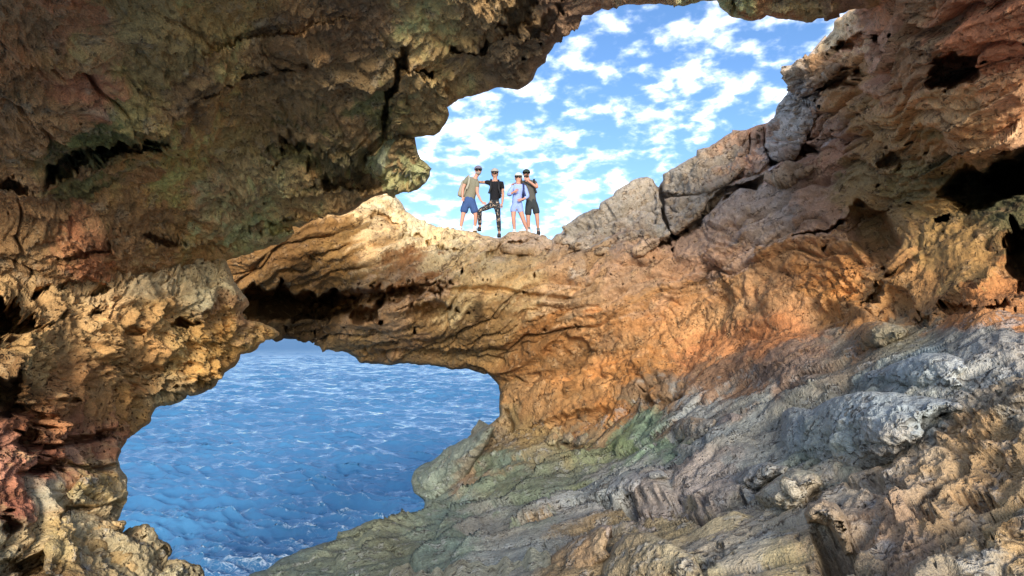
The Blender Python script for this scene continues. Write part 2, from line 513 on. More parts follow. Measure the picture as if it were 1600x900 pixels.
def rock_material(name, pit=0.6, grain=0.5, crust=(0.10, 0.085, 0.06), blotch=(0.42, 0.36, 0.27), bumpd=0.03, axes=None, along=0.3, seam=1.6, seams=0.75, pore_shade=0.55):
    m = Nodes(name)
    tc = m.add('ShaderNodeTexCoord'); ob = tc.outputs['Object']
    at = m.add('ShaderNodeAttribute', attribute_name='stone')
    col = at.outputs['Color']
    big = m.noise(ob, 0.9, 3, 0.6, 0.4)
    mid = m.noise(ob, 4.5, 5, 0.65, 0.3)
    fine = m.noise(ob, 22.0, 4, 0.7)
    speck = m.noise(ob, 70.0, 1, 0.6)
    # lighter weather-worn patches and dark lichen crust, both with shapes of their own
    col = m.mix(m.ramp(mid, 0.52, 0.70, 0, 0.55), col, (*blotch, 1))
    cr = m.math('MULTIPLY', m.ramp(m.noise(ob, 2.6, 4, 0.7, 0.8), 0.54, 0.66), m.ramp(fine, 0.42, 0.6))
    col = m.mix(m.math('MULTIPLY', cr, 0.62), col, (*crust, 1))
    v = m.math('ADD', m.math('MULTIPLY', m.math('SUBTRACT', big, 0.5), 0.8), 1.0)
    v = m.math('MULTIPLY', v, m.math('ADD', m.math('MULTIPLY', m.math('SUBTRACT', fine, 0.5), 1.1), 1.0))
    v = m.math('MULTIPLY', v, m.math('ADD', m.math('MULTIPLY', m.math('SUBTRACT', speck, 0.5), 0.7), 1.0))
    cv = m.add('ShaderNodeCombineXYZ')
    for i in range(3): m.link(v, cv.inputs[i])
    col = m.mix(1.0, col, cv.outputs[0], 'MULTIPLY')
    # solution holes, the shade inside them put into the colour
    wob = m.add('ShaderNodeVectorMath', operation='ADD')
    ns = m.add('ShaderNodeVectorMath', operation='SCALE'); ns.inputs['Scale'].default_value = 0.14
    m.link(m.noise(ob, 9.0, 1, 0.6, colour=True), ns.inputs[0])
    m.link(ob, wob.inputs[0]); m.link(ns.outputs[0], wob.inputs[1])
    holes = []
    for sc, th, gn in ((7.5, 0.30, big), (18.0, 0.36, mid)):
        vo = m.add('ShaderNodeTexVoronoi'); vo.inputs['Scale'].default_value = sc
        m.link(wob.outputs[0], vo.inputs['Vector'])
        gate = m.ramp(gn, 0.46, 0.58)
        holes.append(m.math('MULTIPLY', m.ramp(vo.outputs['Distance'], th * 0.45, th, 1.0, 0.0), gate))
    hole = m.math('MAXIMUM', holes[0], holes[1])
    col = m.mix(m.math('MULTIPLY', hole, pore_shade), col, m.mix(1.0, col, (0.22, 0.17, 0.13, 1), 'MULTIPLY'))
    # hairline seams along the beds
    vec = ob
    if axes is not None:
        cx = m.add('ShaderNodeCombineXYZ')
        for i in range(3):
            dp = m.add('ShaderNodeVectorMath', operation='DOT_PRODUCT'); m.link(wob.outputs[0], dp.inputs[0])
            k = along if (i == 0 or axes is BED and i == 1) else 1.0
            dp.inputs[1].default_value = tuple(float(x) * k for x in axes[:, i]); m.link(dp.outputs['Value'], cx.inputs[i])
        vec = cx.outputs[0]
    lines = []
    for sc, w in ((seam, 0.030), (seam * 3.3, 0.045)):
        ve = m.add('ShaderNodeTexVoronoi', feature='DISTANCE_TO_EDGE'); ve.inputs['Scale'].default_value = sc
        m.link(vec, ve.inputs['Vector'])
        gate = m.ramp(big if sc == seam else mid, 0.48, 0.60)
        lines.append(m.math('MULTIPLY', m.ramp(ve.outputs['Distance'], 0.0, w, 1.0, 0.0), gate))
    line = m.math('MAXIMUM', lines[0], lines[1])
    col = m.mix(m.math('MULTIPLY', line, seams), col, m.mix(1.0, col, (0.14, 0.11, 0.09, 1), 'MULTIPLY'))
    m.link(col, m.bsdf.inputs['Base Color'])
    m.bsdf.inputs['Roughness'].default_value = 0.88
    m.bsdf.inputs['Specular IOR Level'].default_value = 0.25
    hgt = m.math('ADD', m.math('MULTIPLY', mid, 1.6), m.math('MULTIPLY', fine, grain))
    hgt = m.math('ADD', hgt, m.math('MULTIPLY', speck, grain * 0.3))
    hgt = m.math('SUBTRACT', hgt, m.math('MULTIPLY', hole, pit * 1.4))
    bp = m.add('ShaderNodeBump'); bp.inputs['Strength'].default_value = 1.0; bp.inputs['Distance'].default_value = bumpd
    m.link(hgt, bp.inputs['Height']); m.link(bp.outputs[0], m.bsdf.inputs['Normal'])
    return m.mat

_g = np.array([7.1, -3.0, 2.9]); _g /= np.linalg.norm(_g)
_h = np.cross(_g, [0, 0, 1.0]); _h /= np.linalg.norm(_h)
RUN = np.stack([_g, _h, np.cross(_h, _g)], 1).astype(np.float32)
ROCK_CEIL = rock_material('dark_cave_limestone', pit=0.3, grain=0.9, crust=(0.08, 0.09, 0.05), blotch=(0.55, 0.42, 0.26), bumpd=0.06, axes=BED, along=0.2, seam=0.9, seams=0.5)
ROCK_WALL = rock_material('orange_limestone', pit=0.5, grain=0.7, crust=(0.17, 0.09, 0.05), blotch=(0.52, 0.34, 0.18), bumpd=0.045, axes=BED, along=0.11, seam=1.7, seams=0.75)
ROCK_LEFT = rock_material('pitted_ochre_limestone', pit=1.2, grain=0.8, crust=(0.16, 0.07, 0.03), blotch=(0.60, 0.40, 0.20), bumpd=0.05, pore_shade=0.8, seams=0.0)
ROCK_GREY = rock_material('grey_weathered_limestone', pit=0.5, grain=0.7, crust=(0.11, 0.10, 0.09), blotch=(0.44, 0.45, 0.44), bumpd=0.05, axes=RUN, along=0.14, seam=1.7, seams=0.8)

# ------------------------------------------------------------------ outlines of the two openings
SKY_TOP = [(1289,35),(1287,28),(1277,29),(1268,36),(1244,32),(1220,30),(1198,24),(1188,31),(1172,33),(1160,30),(1144,27),(1133,18),(1124,11),(1120,1),(1100,1),(1080,6),(1068,10),(1040,8),(1020,7),(1000,8),(980,7),(960,11),(951,16),(940,13),(924,24),(911,24),(902,38),(890,44),(878,54),(866,70),(855,86),(853,98),(840,107),(833,124),(826,131),(810,141),(793,138),(777,137),(763,143),(747,148),(727,152),(713,159),(700,168),(703,180),(698,192),(690,203),(678,213),(660,214),(649,215),(652,233),(658,248),(668,255),(674,263),(672,275),(663,288),(652,297),(630,300),(615,302)]
SKY_LOW = [(615,302),(620,310),(630,320),(635,330),(647,338),(673,350),(687,357),(705,361),(724,360),(741,361),(752,367),(774,372),(783,372),(790,367),(797,362),(819,362),(827,364),(842,367),(852,371),(861,375),(870,366),(883,363),(882,354),(904,337),(926,327),(936,326),(938,317),(958,306),(963,297),(982,286),(997,278),(1012,276),(1020,279),(1029,292),(1036,281),(1035,273),(1056,261),(1075,249),(1088,243),(1089,234),(1108,230),(1120,222),(1134,212),(1146,204),(1156,204),(1170,201),(1184,195),(1200,191),(1210,183),(1211,178),(1214,166),(1229,148),(1233,137),(1226,128),(1227,118),(1230,107),(1244,97),(1260,90),(1273,85),(1273,77),(1280,69),(1292,58),(1302,44),(1303,34)]
ARCH_R = [(429,529),(447,529),(466,530),(487,531),(494,538),(519,544),(540,550),(553,557),(562,567),(580,569),(611,571),(624,568),(651,570),(682,572),(696,574),(718,577),(733,577),(747,582),(762,584),(771,593),(779,602),(781,613),(780,631),(780,651)]
HEADLAND_L = [(780,651),(767,662),(747,673),(740,682),(722,687),(700,698),(675,720),(647,736),(642,752),(647,770),(664,782),(662,795)]
SLOPE_EDGE = [(662,795),(645,804),(635,812),(600,822),(555,834),(524,843),(500,850),(462,864),(430,879),(395,895),(387,900),(330,960),(250,1060)]
ARCH_L = [(250,1010),(316,905),(313,888),(289,878),(257,881),(253,875),(266,862),(264,852),(245,852),(228,844),(225,832),(188,831),(179,820),(188,807),(192,793),(199,764),(199,747),(188,730),(185,718),(189,702),(199,686),(219,672),(234,662),(237,651),(243,639),(271,633),(291,623),(293,618),(311,617),(331,609),(347,591),(351,582),(367,573),(373,564),(376,554),(396,549),(407,537),(415,532),(429,529)]

# ------------------------------------------------------------------ far body: bridge, right wall, slope
Z_BODY = Field([(u, v, math.log(z)) for u, v, z in [
 (615,302,17.6),(650,340,17.6),(690,360,17.6),(750,367,17.6),(800,362,17.6),(860,375,17.5),(883,360,17.5),(960,305,17.0),(1030,290,16.8),(1090,240,16.2),(1210,185,15.0),(1230,120,13.6),(1300,50,12.6),
 (650,400,16.7),(700,430,16.4),(800,430,16.5),(900,430,16.2),(480,370,15.6),(560,430,16.3),(420,420,15.6),(500,455,17.2),(450,510,17.2),(560,510,17.0),(650,490,16.6),(750,490,16.5),
 (500,540,18.2),(600,568,18.6),(700,575,18.4),(775,600,17.9),(780,640,17.4),(850,560,16.8),(850,640,16.0),(800,680,16.0),(330,400,15.8),(340,500,16.5),(560,285,17.5),
 (1000,400,15.6),(1000,500,15.0),(1000,600,14.0),(1100,300,15.2),(1150,450,13.4),(1150,550,12.5),(1250,300,13.0),(1300,150,12.2),(1320,400,11.4),(1300,520,10.5),
 (1400,100,9.4),(1400,250,10.6),(1400,340,10.9),(1400,420,10.0),(1420,500,9.0),(1500,50,7.9),(1500,200,8.7),(1500,330,9.8),(1500,440,8.4),(1600,100,7.4),(1600,300,9.0),(1600,400,8.2),(1600,440,7.5),(1600,490,6.6),
 (1800,300,8.0),(2050,300,7.4),(1800,-80,6.0),(1600,-80,6.6),(1450,-80,7.6),(2050,-80,5.6),(1350,20,10.6),
 (900,700,13.6),(1000,660,12.6),(1100,620,11.4),(1250,570,9.6),(1400,540,7.9),(1550,505,6.5),(780,700,15.6),(720,760,15.2),(700,800,13.9),(600,830,12.9),(500,860,12.0),(400,895,11.2),(662,795,14.5),
 (800,820,10.6),(900,800,9.6),(1000,750,9.5),(1100,700,9.0),(1200,680,8.1),(1300,650,7.1),(1400,620,6.3),(1500,600,5.6),(1600,580,5.0),
 (700,890,8.6),(850,890,6.6),(1000,850,6.3),(1000,890,5.3),(1150,800,6.0),(1200,890,4.2),(1300,780,5.2),(1400,890,3.5),(1400,740,5.0),(1500,700,4.8),(1600,890,3.0),(1600,700,4.2),
 (1600,1050,2.3),(1200,1080,2.8),(800,1100,4.0),(500,1000,7.5),(250,1060,8.5),(2050,700,3.2),(2050,500,4.4),(2050,1050,2.0),(2700,300,3.0),(2700,700,2.3),(2700,-200,3.0),(2700,1050,1.7)]])
def z_body(u, v): return np.exp(Z_BODY(u, v))

def stone_colour(table, P, u, v, Q, seed, spread):
    """mineral colour: changes along beds and broken pieces, not in soft washes"""
    wu = u + fbm(Q * 1.0, 5, 0.6, seed=seed) * spread * 1.2; wv = v + fbm(Q * 1.0, 5, 0.6, seed=seed + 6) * spread * 1.2
    val = np.ones(len(u), np.float32)
    for sc, k, amt in ((1.6, 1, 0.16), (5.0, 2, 0.14), (13.0, 3, 0.10)):
        hid = worley(Q * sc + 0.35 * fbm(P * sc, 2, seed=seed + k)[:, None], seed + 60 + k)[3]
        wu = wu + (((hid >> 4) & 255) / 127.5 - 1) * spread * 0.9 / k; wv = wv + (((hid >> 12) & 255) / 127.5 - 1) * spread * 0.9 / k
        val *= 1 + amt * (((hid >> 20) & 255) / 127.5 - 1)
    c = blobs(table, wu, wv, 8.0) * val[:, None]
    warm = 1 + 0.10 * fbm(Q * 2.0, 4, 0.6, seed=seed + 9)
    c[:, 0] *= warm; c[:, 2] /= warm
    return c.astype(np.float32)

def H(*pts): return [(p[0], p[1], *lin(p[2])) for p in pts]
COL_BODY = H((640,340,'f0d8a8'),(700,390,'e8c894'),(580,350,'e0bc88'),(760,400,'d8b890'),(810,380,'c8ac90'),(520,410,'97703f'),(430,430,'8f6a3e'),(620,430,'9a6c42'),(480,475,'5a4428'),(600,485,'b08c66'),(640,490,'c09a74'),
 (700,450,'ccb080'),(780,450,'c8a878'),(680,530,'96764c'),(560,535,'8e7048'),(750,560,'8e6c42'),(850,560,'a0703e'),(830,620,'b48a58'),(900,620,'bc8850'),(820,670,'b09468'),
 (900,380,'d4c2a6'),(980,330,'d6c6ac'),(960,380,'b89c80'),(1080,270,'c0ae94'),(1150,240,'b8a48c'),(1180,205,'d09870'),(1240,190,'d2c8ba'),(1250,120,'c8b498'),(1300,60,'d0b088'),
 (900,450,'d0a878'),(1000,440,'d4a87c'),(1000,520,'d29a60'),(1100,480,'d49c62'),(1100,560,'d0915c'),(1200,540,'d08c56'),(1200,450,'cc9864'),(1000,600,'d09050'),(1120,340,'c4ac94'),(1180,320,'c0aa92'),(1100,400,'cca684'),
 (1320,480,'d09050'),(1420,440,'cc965a'),(1500,470,'d08c50'),(1560,450,'cc8a50'),(1300,330,'a08068'),(1350,280,'86704e'),(1280,230,'8c6a54'),(1400,200,'987850'),(1330,120,'9c7650'),(1380,60,'b08468'),(1450,60,'8e6e50'),(1550,60,'a06848'),(1560,150,'bc906a'),(1500,200,'a88660'),(1450,300,'7c6a44'),(1560,300,'4c4830'),(1500,380,'94764a'),(1400,330,'846a46'),(1800,200,'8a6a4a'),(1600,-200,'7a5c40'),
 (860,690,'b8a888'),(940,660,'b49878'),(1030,640,'b08c6c'),(1120,600,'b08a70'),(1230,590,'b09484'),(1330,560,'a89888'),(1420,530,'b0a894'),(1500,520,'aaa49c'),(1570,520,'b4aeaa'),
 (700,690,'9aa29c'),(690,750,'98a296'),(760,730,'b49a84'),(780,690,'b49c80'),(800,760,'94a08c'),(700,830,'90a096'),(600,840,'909888'),(500,870,'8e988c'),(420,895,'8c968c'),(900,720,'9ca486'),(960,690,'94a47c'),(850,770,'98a294'),(1000,690,'8ea28c'),
 (930,760,'b6b6b4'),(1000,745,'b4b4b2'),(880,800,'b2b2b4'),(1080,660,'b4b4b4'),(1110,690,'a8acae'),(1180,670,'b8b9b6'),(1260,640,'b6bab8'),(1350,610,'b8c0c0'),(1440,570,'c0c9ca'),(1420,660,'acb0b0'),(1300,700,'a2a698'),(1500,580,'b8b8b6'),(1550,590,'b4b6b8'),
 (780,870,'b4b4b0'),(1000,790,'b6aaa6'),(1100,760,'b8aca8'),(1150,830,'bcae9c'),(1000,850,'b8a484'),(900,870,'b49c7c'),(1060,880,'beae8e'),(1200,880,'c2b08c'),(1300,860,'b8a48c'),(1320,760,'b8a898'),(1400,720,'bca690'),(1380,800,'b89a82'),(1450,800,'c2a07c'),(1550,720,'c29c74'),(1580,640,'bcaa96'),(1550,820,'c4a278'),(1480,870,'b6a48e'),(1600,1000,'b6a48e'),(800,1100,'a0a094'))
def toned(rows):
    """scale colours by region, brightening the upper right wall against its shade"""
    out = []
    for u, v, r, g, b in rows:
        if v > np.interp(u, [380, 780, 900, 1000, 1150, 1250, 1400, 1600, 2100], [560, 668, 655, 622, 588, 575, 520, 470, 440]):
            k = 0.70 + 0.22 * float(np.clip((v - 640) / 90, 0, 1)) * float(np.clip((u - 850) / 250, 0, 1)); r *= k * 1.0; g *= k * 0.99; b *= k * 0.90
        elif u > 1270 and v < 410: r *= 1.45; g *= 1.40; b *= 1.35  # shaded upper right wall: lighter colour stands in for missing light
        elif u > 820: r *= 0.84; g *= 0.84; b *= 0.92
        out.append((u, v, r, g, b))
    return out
COL_BODY = toned(COL_BODY)
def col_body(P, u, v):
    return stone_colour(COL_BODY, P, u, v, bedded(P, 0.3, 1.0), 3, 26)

def w_blob(u, v, pts):
    """soft weights from (u, v, radius, value)"""
    r = np.zeros(len(u))
    for x, y, rad, val in pts:
        r = np.maximum(r, val * np.exp(-((u - x) ** 2 + (v - y) ** 2) / (rad * rad)))
    return r

def running(P, along=0.22):
    """coordinates stretched along the fall of the slope"""
    return (P @ RUN) * np.array([along, 1.0, 1.0], np.float32)
def slope_mask(u, v):
    return sstep(-25, 25, v - np.interp(u, [380, 780, 900, 1000, 1150, 1250, 1400, 1600], [760, 660, 650, 615, 585, 575, 520, 470]))

def disp_body(P, u, v):
    z = z_body(u, v)
    slope = slope_mask(u, v).astype(np.float32); wall = 1 - slope
    warp = np.stack([fbm(P * 0.5, 2, seed=31), fbm(P * 0.5, 2, seed=32), fbm(P * 0.5, 2, seed=33)], 1)
    Q = P + warp * 0.5
    ruf = (0.25 + 0.75 * sstep(-0.15, 0.35, fbm(P * 0.55, 2, seed=39))).astype(np.float32)   # broken patches between smooth faces
    d = fbm(P * 0.35, 3, seed=1) * 0.22 * (1 - 0.4 * slope)
    # bedded wall
    d += ridged(bedded(Q, 0.14, 1.0) * 1.2, 4, seed=5) * 0.12 * wall
    t = Q @ BED[:, 2] + 0.35 * fbm(P * 0.7, 3, seed=35)
    mk = sstep(-0.35, 0.35, perlin(P * 0.45, 36)) * 0.75 + 0.25
    d += beds(t * 1.7 + 0.5 * perlin(Q * 0.5, 37), 6) * 0.19 * mk * wall
    d += beds(t * 5.6 + 0.9 * perlin(Q * 0.9, 38), 4) * 0.05 * (1.15 - mk) * wall
    d += (cracks(bedded(Q, 0.10, 1.0) * 0.9, 46, 0.04) * 0.22 + cracks(bedded(Q, 0.12, 1.0) * 2.2, 47, 0.05) * 0.09) * (wall * 0.8 + 0.2)
    d += ridged(bedded(Q, 0.22, 1.0) * 4.0, 3, seed=8) * 0.04 * wall
    d += chunks(bedded(Q, 0.25, 1.0) * 1.3, 11, 0.6) * 0.12 * wall * ruf
    d += (chunks(bedded(Q, 0.35, 1.0) * 4.6, 12) * 0.045 * (wall * 0.8 + 0.2) + chunks(Q * 11.0, 14) * 0.014) * ruf
    # water-worn slope: long folds running down to the sea
    R = running(Q + 0.15 * warp, 0.2)
    d += slope * (ridged(R * 0.8, 3, seed=101) * 0.10 + ridged(R * 2.3, 2, seed=102) * 0.04 * ruf)
    d += slope * (chunks(running(Q, 0.28) * 1.15, 105, 0.45) * 0.17 + chunks(running(Q, 0.35) * 3.2, 108, 0.45) * 0.055 + cracks(running(Q, 0.15) * 1.3, 106, 0.04) * 0.10)
    d += fbm(P * 6.0, 4, 0.55, seed=20) * (0.030 - 0.014 * slope)
    # honeycomb weathering on the near rock
    ptw = w_blob(u, v, [(960,850,110,1),(1080,800,90,.8),(1030,720,60,.4),(1420,780,120,1),(1550,720,110,1),(1540,850,130,.9),(1250,880,90,.5),(1560,540,90,.8),(1400,690,60,.4),(1380,850,80,.7),(880,890,60,.9),(1180,790,60,.4)])
    d += (pits(Q * 2.6, 41, 0.5) * 0.10 + pits(Q * 6.0, 42, 0.52) * 0.06 + pits(Q * 13.0, 48, 0.5) * 0.025) * ptw
    rim = w_blob(u, v, [(640,360,80,.8),(720,400,80,.8),(900,360,60,.7),(980,390,60,.5),(1250,120,50,.8),(1310,60,50,.8),(1340,60,40,.8)])
    d += (pits(Q * 2.2, 43, 0.5) * 0.20 + pits(Q * 5.0, 44, 0.45) * 0.07) * rim
    d += pits(Q * 9.0, 45, 0.4) * 0.022
    return d

FEAT_BODY = [
 # the deep slot under the shelf, hollows in the bridge
 ('pit', 470, 474, 110, 21, 2, 3.0), ('pit', 410, 476, 60, 22, 0, 2.6), ('pit', 570, 462, 100, 12, -6, 1.4), ('pit', 675, 478, 38, 12, -3, 0.8), ('pit', 640, 452, 60, 7, -8, 0.9),
 ('ledge', [(640,472),(610,478),(575,486),(560,492)], 10, 0.35),
 ('ledge', [(745,420),(700,440),(640,452),(560,462)], 30, 0.45),
 ('pit', 810, 402, 50, 14, -10, 0.5), ('crack', [(640,460),(700,452),(780,455),(830,462),(900,470)], 5, 0.25),
 ('ledge', [(1000,425),(930,440),(880,452),(840,470)], 16, 0.25), ('ledge', [(990,478),(930,492),(870,490),(820,484)], 18, 0.3),
 ('pit', 895, 545, 34, 22, 0, 0.35), ('pit', 700, 395, 24, 5, 12, 0.3), ('pit', 655, 380, 22, 5, 20, 0.3), ('pit', 600, 352, 26, 6, 30, .3),
 # right rim boulders: gaps and undercuts
 ('crack', [(1033,290),(1033,330),(1044,360),(1055,372)], 5, 0.8), ('crack', [(1050,372),(1085,350),(1110,325),(1140,300),(1190,290)], 6, 0.7),
 ('pit', 1035, 378, 30, 10, -25, 1.2), ('crack', [(1035,306),(1080,306),(1130,290),(1160,275)], 4, 0.35), ('crack', [(1196,210),(1194,240),(1205,255),(1215,258)], 5, 0.6), ('crack', [(1172,206),(1172,228),(1160,262)], 4, 0.4),
 ('pit', 1245, 245, 36, 10, -25, 1.0), ('crack', [(1120,330),(1160,300),(1200,285),(1240,268),(1275,240)], 5, 0.5),
 ('ledge', [(1340,345),(1310,365),(1260,375),(1230,385),(1180,410)], 26, 0.5), ('crack', [(1330,350),(1300,366),(1250,377)], 4, 0.5),
 ('ledge', [(1200,360),(1130,385),(1060,400),(1000,410)], 14, 0.3), ('ledge', [(1160,395),(1100,420),(1030,445)], 16, 0.25),
 ('ledge', [(1345,420),(1300,440),(1230,460),(1190,475)], 30, 0.35),
 ('ledge', [(1450,405),(1410,425),(1390,440),(1370,460),(1355,490)], 16, 0.5), ('crack', [(1445,410),(1395,438),(1372,465),(1356,490)], 7, 0.4),
 ('ledge', [(1560,420),(1520,445),(1480,460)], 12, 0.25), ('ledge', [(1325,440),(1295,465),(1285,480)], 8, 0.2), ('ledge', [(1345,455),(1315,480),(1300,495)], 8, 0.2),
 ('pit', 1505, 105, 36, 28, -20, 1.3), ('pit', 1335, 68, 34, 10, -12, 0.9), ('pit', 1310, 128, 40, 12, -15, 0.9),
 ('pit', 1560, 290, 90, 40, -18, 2.2), ('pit', 1640, 250, 100, 55, -20, 2.0), ('pit', 1600, 405, 26, 36, 0, 1.8), ('pit', 1365, 365, 40, 45, 20, 1.0), ('pit', 1410, 240, 24, 14, -20, 0.5),
 ('ledge', [(1600,180),(1540,210),(1490,245),(1440,270)], 20, 0.4), ('ledge', [(1600,130),(1540,160),(1480,200)], 20, 0.3),
 # foot of the orange wall
 ('crack', [(790,672),(850,662),(900,645),(950,635)], 4, 0.4), ('pit', 785, 668, 10, 22, 25, 0.6), ('crack', [(1000,632),(1020,622),(1060,612)], 4, 0.3), ('pit', 1008, 622, 9, 7, 0, .4),
 ('ledge', [(1235,575),(1180,580),(1140,590)], 9, 0.2), ('pit', 1490, 478, 26, 7, -5, 0.35), ('pit', 1440, 500, 14, 7, -30, 0.3), ('pit', 1555, 468, 26, 8, -14, 0.4),
 # folds of the slope
 ('ledge', [(930,700),(860,730),(800,780),(740,810),(680,850)], 26, 0.35), ('ledge', [(880,735),(800,800),(700,830),(600,865),(520,890)], 24, 0.3), ('ledge', [(1040,735),(940,770),(860,800),(780,850),(700,890)], 20, 0.3),
 ('crack', [(1000,780),(900,800),(830,830),(760,860)], 5, 0.2), ('ledge', [(780,745),(720,785),(650,815),(560,850)], 16, 0.3), ('ledge', [(640,812),(560,845),(480,872)], 10, 0.25), ('ledge', [(760,830),(690,865),(640,890)], 16, .25),
 ('ledge', [(1180,690),(1120,710),(1060,735),(1000,760)], 14, 0.22), ('ledge', [(1300,600),(1220,630),(1150,665),(1100,690)], 16, 0.2),
 ('pit', 1040, 790, 90, 16, -4, 0.25), ('pit', 985, 795, 22, 12, 30, 0.35), ('pit', 1090, 798, 34, 10, 14, 0.35), ('pit', 1060, 875, 60, 14, -10, 0.28), ('pit', 905, 850, 34, 10, -18, 0.25), ('pit', 1020, 850, 30, 8, -8, .2),
 ('pit', 1295, 845, 38, 26, 20, 0.7), ('pit', 1270, 780, 24, 9, -35, 0.35), ('pit', 1370, 760, 40, 16, 10, 0.18), ('pit', 1510, 768, 34, 9, -8, 0.28), ('pit', 1530, 655, 16, 10, 0, .25), ('pit', 1525, 832, 18, 12, 30, .3), ('pit', 1440, 800, 24, 10, 20, .2), ('pit', 1370, 890, 40, 12, 0, .3),
 ('ledge', [(1600,640),(1560,655),(1500,660)], 14, .15), ('ledge', [(1480,800),(1420,790),(1400,815)], 18, .15),
]
BODY_OUT = SKY_LOW + [(1345,5),(1400,-60),(1500,-80),(1900,-80),(1900,540),(2500,620),(2500,1080),(240,1080)] + SLOPE_EDGE[::-1][1:] + HEADLAND_L[::-1][1:] + ARCH_R[::-1][1:] + [(418,516),(395,515),(345,500),(325,380),(470,300),(590,280)]
def body_regions(u, v):
    lab = np.zeros(len(u), int)
    xs = [380, 780, 900, 1000, 1150, 1250, 1400, 1600, 2100]
    slope = v > np.interp(u, xs, [560, 668, 655, 622, 588, 575, 520, 470, 440])
    edge = np.interp(v, [0, 380, 480, 560, 660, 900], [860, 870, 880, 850, 790, 700])
    lab[u > edge] = 1
    lab[slope] = 2
    return lab
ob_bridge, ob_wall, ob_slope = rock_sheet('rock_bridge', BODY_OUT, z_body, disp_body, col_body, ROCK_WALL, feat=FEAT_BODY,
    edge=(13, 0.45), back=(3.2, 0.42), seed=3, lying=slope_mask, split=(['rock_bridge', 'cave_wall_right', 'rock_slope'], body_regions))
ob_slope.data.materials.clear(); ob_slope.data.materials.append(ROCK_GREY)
for o in (ob_bridge, ob_wall, ob_slope): tag(o, kind='structure')

# ------------------------------------------------------------------ ceiling
Z_CEIL = Field([(u, v, math.log(z)) for u, v, z in [
 (-450,-70,4.6),(0,-70,4.9),(200,-70,5.6),(400,-70,6.6),(600,-70,7.1),(800,-70,7.7),(1000,-70,8.0),(1200,-70,8.3),(1500,-70,7.4),
 (-450,200,6.6),(0,0,5.4),(0,200,7.0),(0,330,8.2),(0,446,8.9),(200,0,6.4),(200,200,8.1),(200,330,9.5),(200,428,10.4),(400,0,7.5),(400,200,9.4),(400,300,11.0),(352,407,12.3),(430,385,12.8),
 (600,0,7.9),(600,100,8.8),(600,200,10.0),(560,300,11.6),(480,345,12.2),(615,300,11.3),(650,260,10.9),(670,270,10.8),(690,180,10.3),(750,130,9.7),(820,130,9.8),(880,50,9.2),(800,0,8.4),
 (1000,5,8.9),(1150,25,9.1),(1270,33,9.5),(1420,0,9.0),(-450,430,7.2)]])
def z_ceil(u, v): return np.exp(Z_CEIL(u, v))
COL_CEIL = H((60,60,'785438'),(150,15,'8c4a30'),(20,80,'92502e'),(230,80,'6e5a34'),(350,20,'80602e'),(480,30,'6c4c30'),(300,150,'66482e'),(450,120,'644a30'),(550,60,'5e4430'),(680,50,'7c6a44'),(760,30,'6a5236'),(680,90,'7c6640'),(800,60,'5a4c3e'),
 (100,120,'865a2e'),(110,140,'8a4030'),(200,160,'6e6234'),(60,180,'7a5436'),(160,230,'3c4a26'),(120,260,'4a4c2a'),(80,330,'6a4830'),(290,230,'9c6a2e'),(270,280,'96642e'),(350,160,'8e602e'),(400,180,'6e5634'),(450,180,'645036'),(560,140,'5c4830'),(650,130,'7c6440'),(640,180,'74603e'),(580,180,'4c5430'),
 (380,240,'6c5c34'),(470,235,'4a4c2a'),(530,200,'6a5238'),(560,280,'40422a'),(640,250,'b08c62'),(660,275,'9c7650'),(600,225,'8c7454'),(400,290,'7e7050'),(350,330,'8e6a50'),(420,350,'8a7a54'),(460,320,'746844'),(300,380,'866034'),(200,400,'80583a'),(130,390,'86442e'),(60,400,'6a4a2e'),(250,350,'6a4a30'),(500,310,'70583a'),(560,310,'6c5438'),
 (880,30,'6a4c40'),(960,5,'7a5a48'),(1140,15,'b08058'),(1180,20,'7c5038'),(1240,20,'6c6a4e'),(1300,10,'66504a'),(1400,-20,'6e543c'),(800,-300,'60482e'),(0,-300,'60442c'),(1500,-200,'6a5038'),(-400,200,'6a4a2e'))
def col_ceil(P, u, v):
    c = stone_colour(COL_CEIL, P, u, v, P, 13, 24) * 3.5
    grey = c.mean(1, keepdims=True) * np.array([1.56, 1.0, 0.43], np.float32)
    return np.clip(c * 0.5 + grey * 0.5, 0, 0.7)
def disp_ceil(P, u, v):
    warp = np.stack([fbm(P * 0.6, 2, seed=51), fbm(P * 0.6, 2, seed=52), fbm(P * 0.6, 2, seed=53)], 1)
    Q = P + warp * 0.6
    d = fbm(P * 0.45, 3, seed=55) * 0.26
    d += ridged(Q * np.array([0.9, 0.5, 1.1], np.float32), 4, seed=57) * 0.12
    d += ridged(Q * np.array([3.0, 1.6, 3.6], np.float32), 4, seed=58) * 0.035
    d += chunks(Q * 1.2, 61, 0.7) * 0.07 + chunks(Q * 4.0, 62, 0.7) * 0.035
    d += cracks(Q * 0.8, 65, 0.03) * 0.25
    d += fbm(Q * 7.0, 4, 0.6, seed=60) * 0.045 + ridged(Q * np.array([8, 5, 9], np.float32), 3, seed=66) * 0.014 + chunks(Q * 9.0, 67) * 0.022
    lip = w_blob(u, v, [(640,260,60,1),(690,150,40,.5),(440,350,90,.7),(1140,15,30,1)])
    d += (pits(Q * 2.8, 63, 0.5) * 0.16 + ridged(Q * np.array([6, 6, 1.6], np.float32), 3, seed=64) * 0.07) * lip
    return d
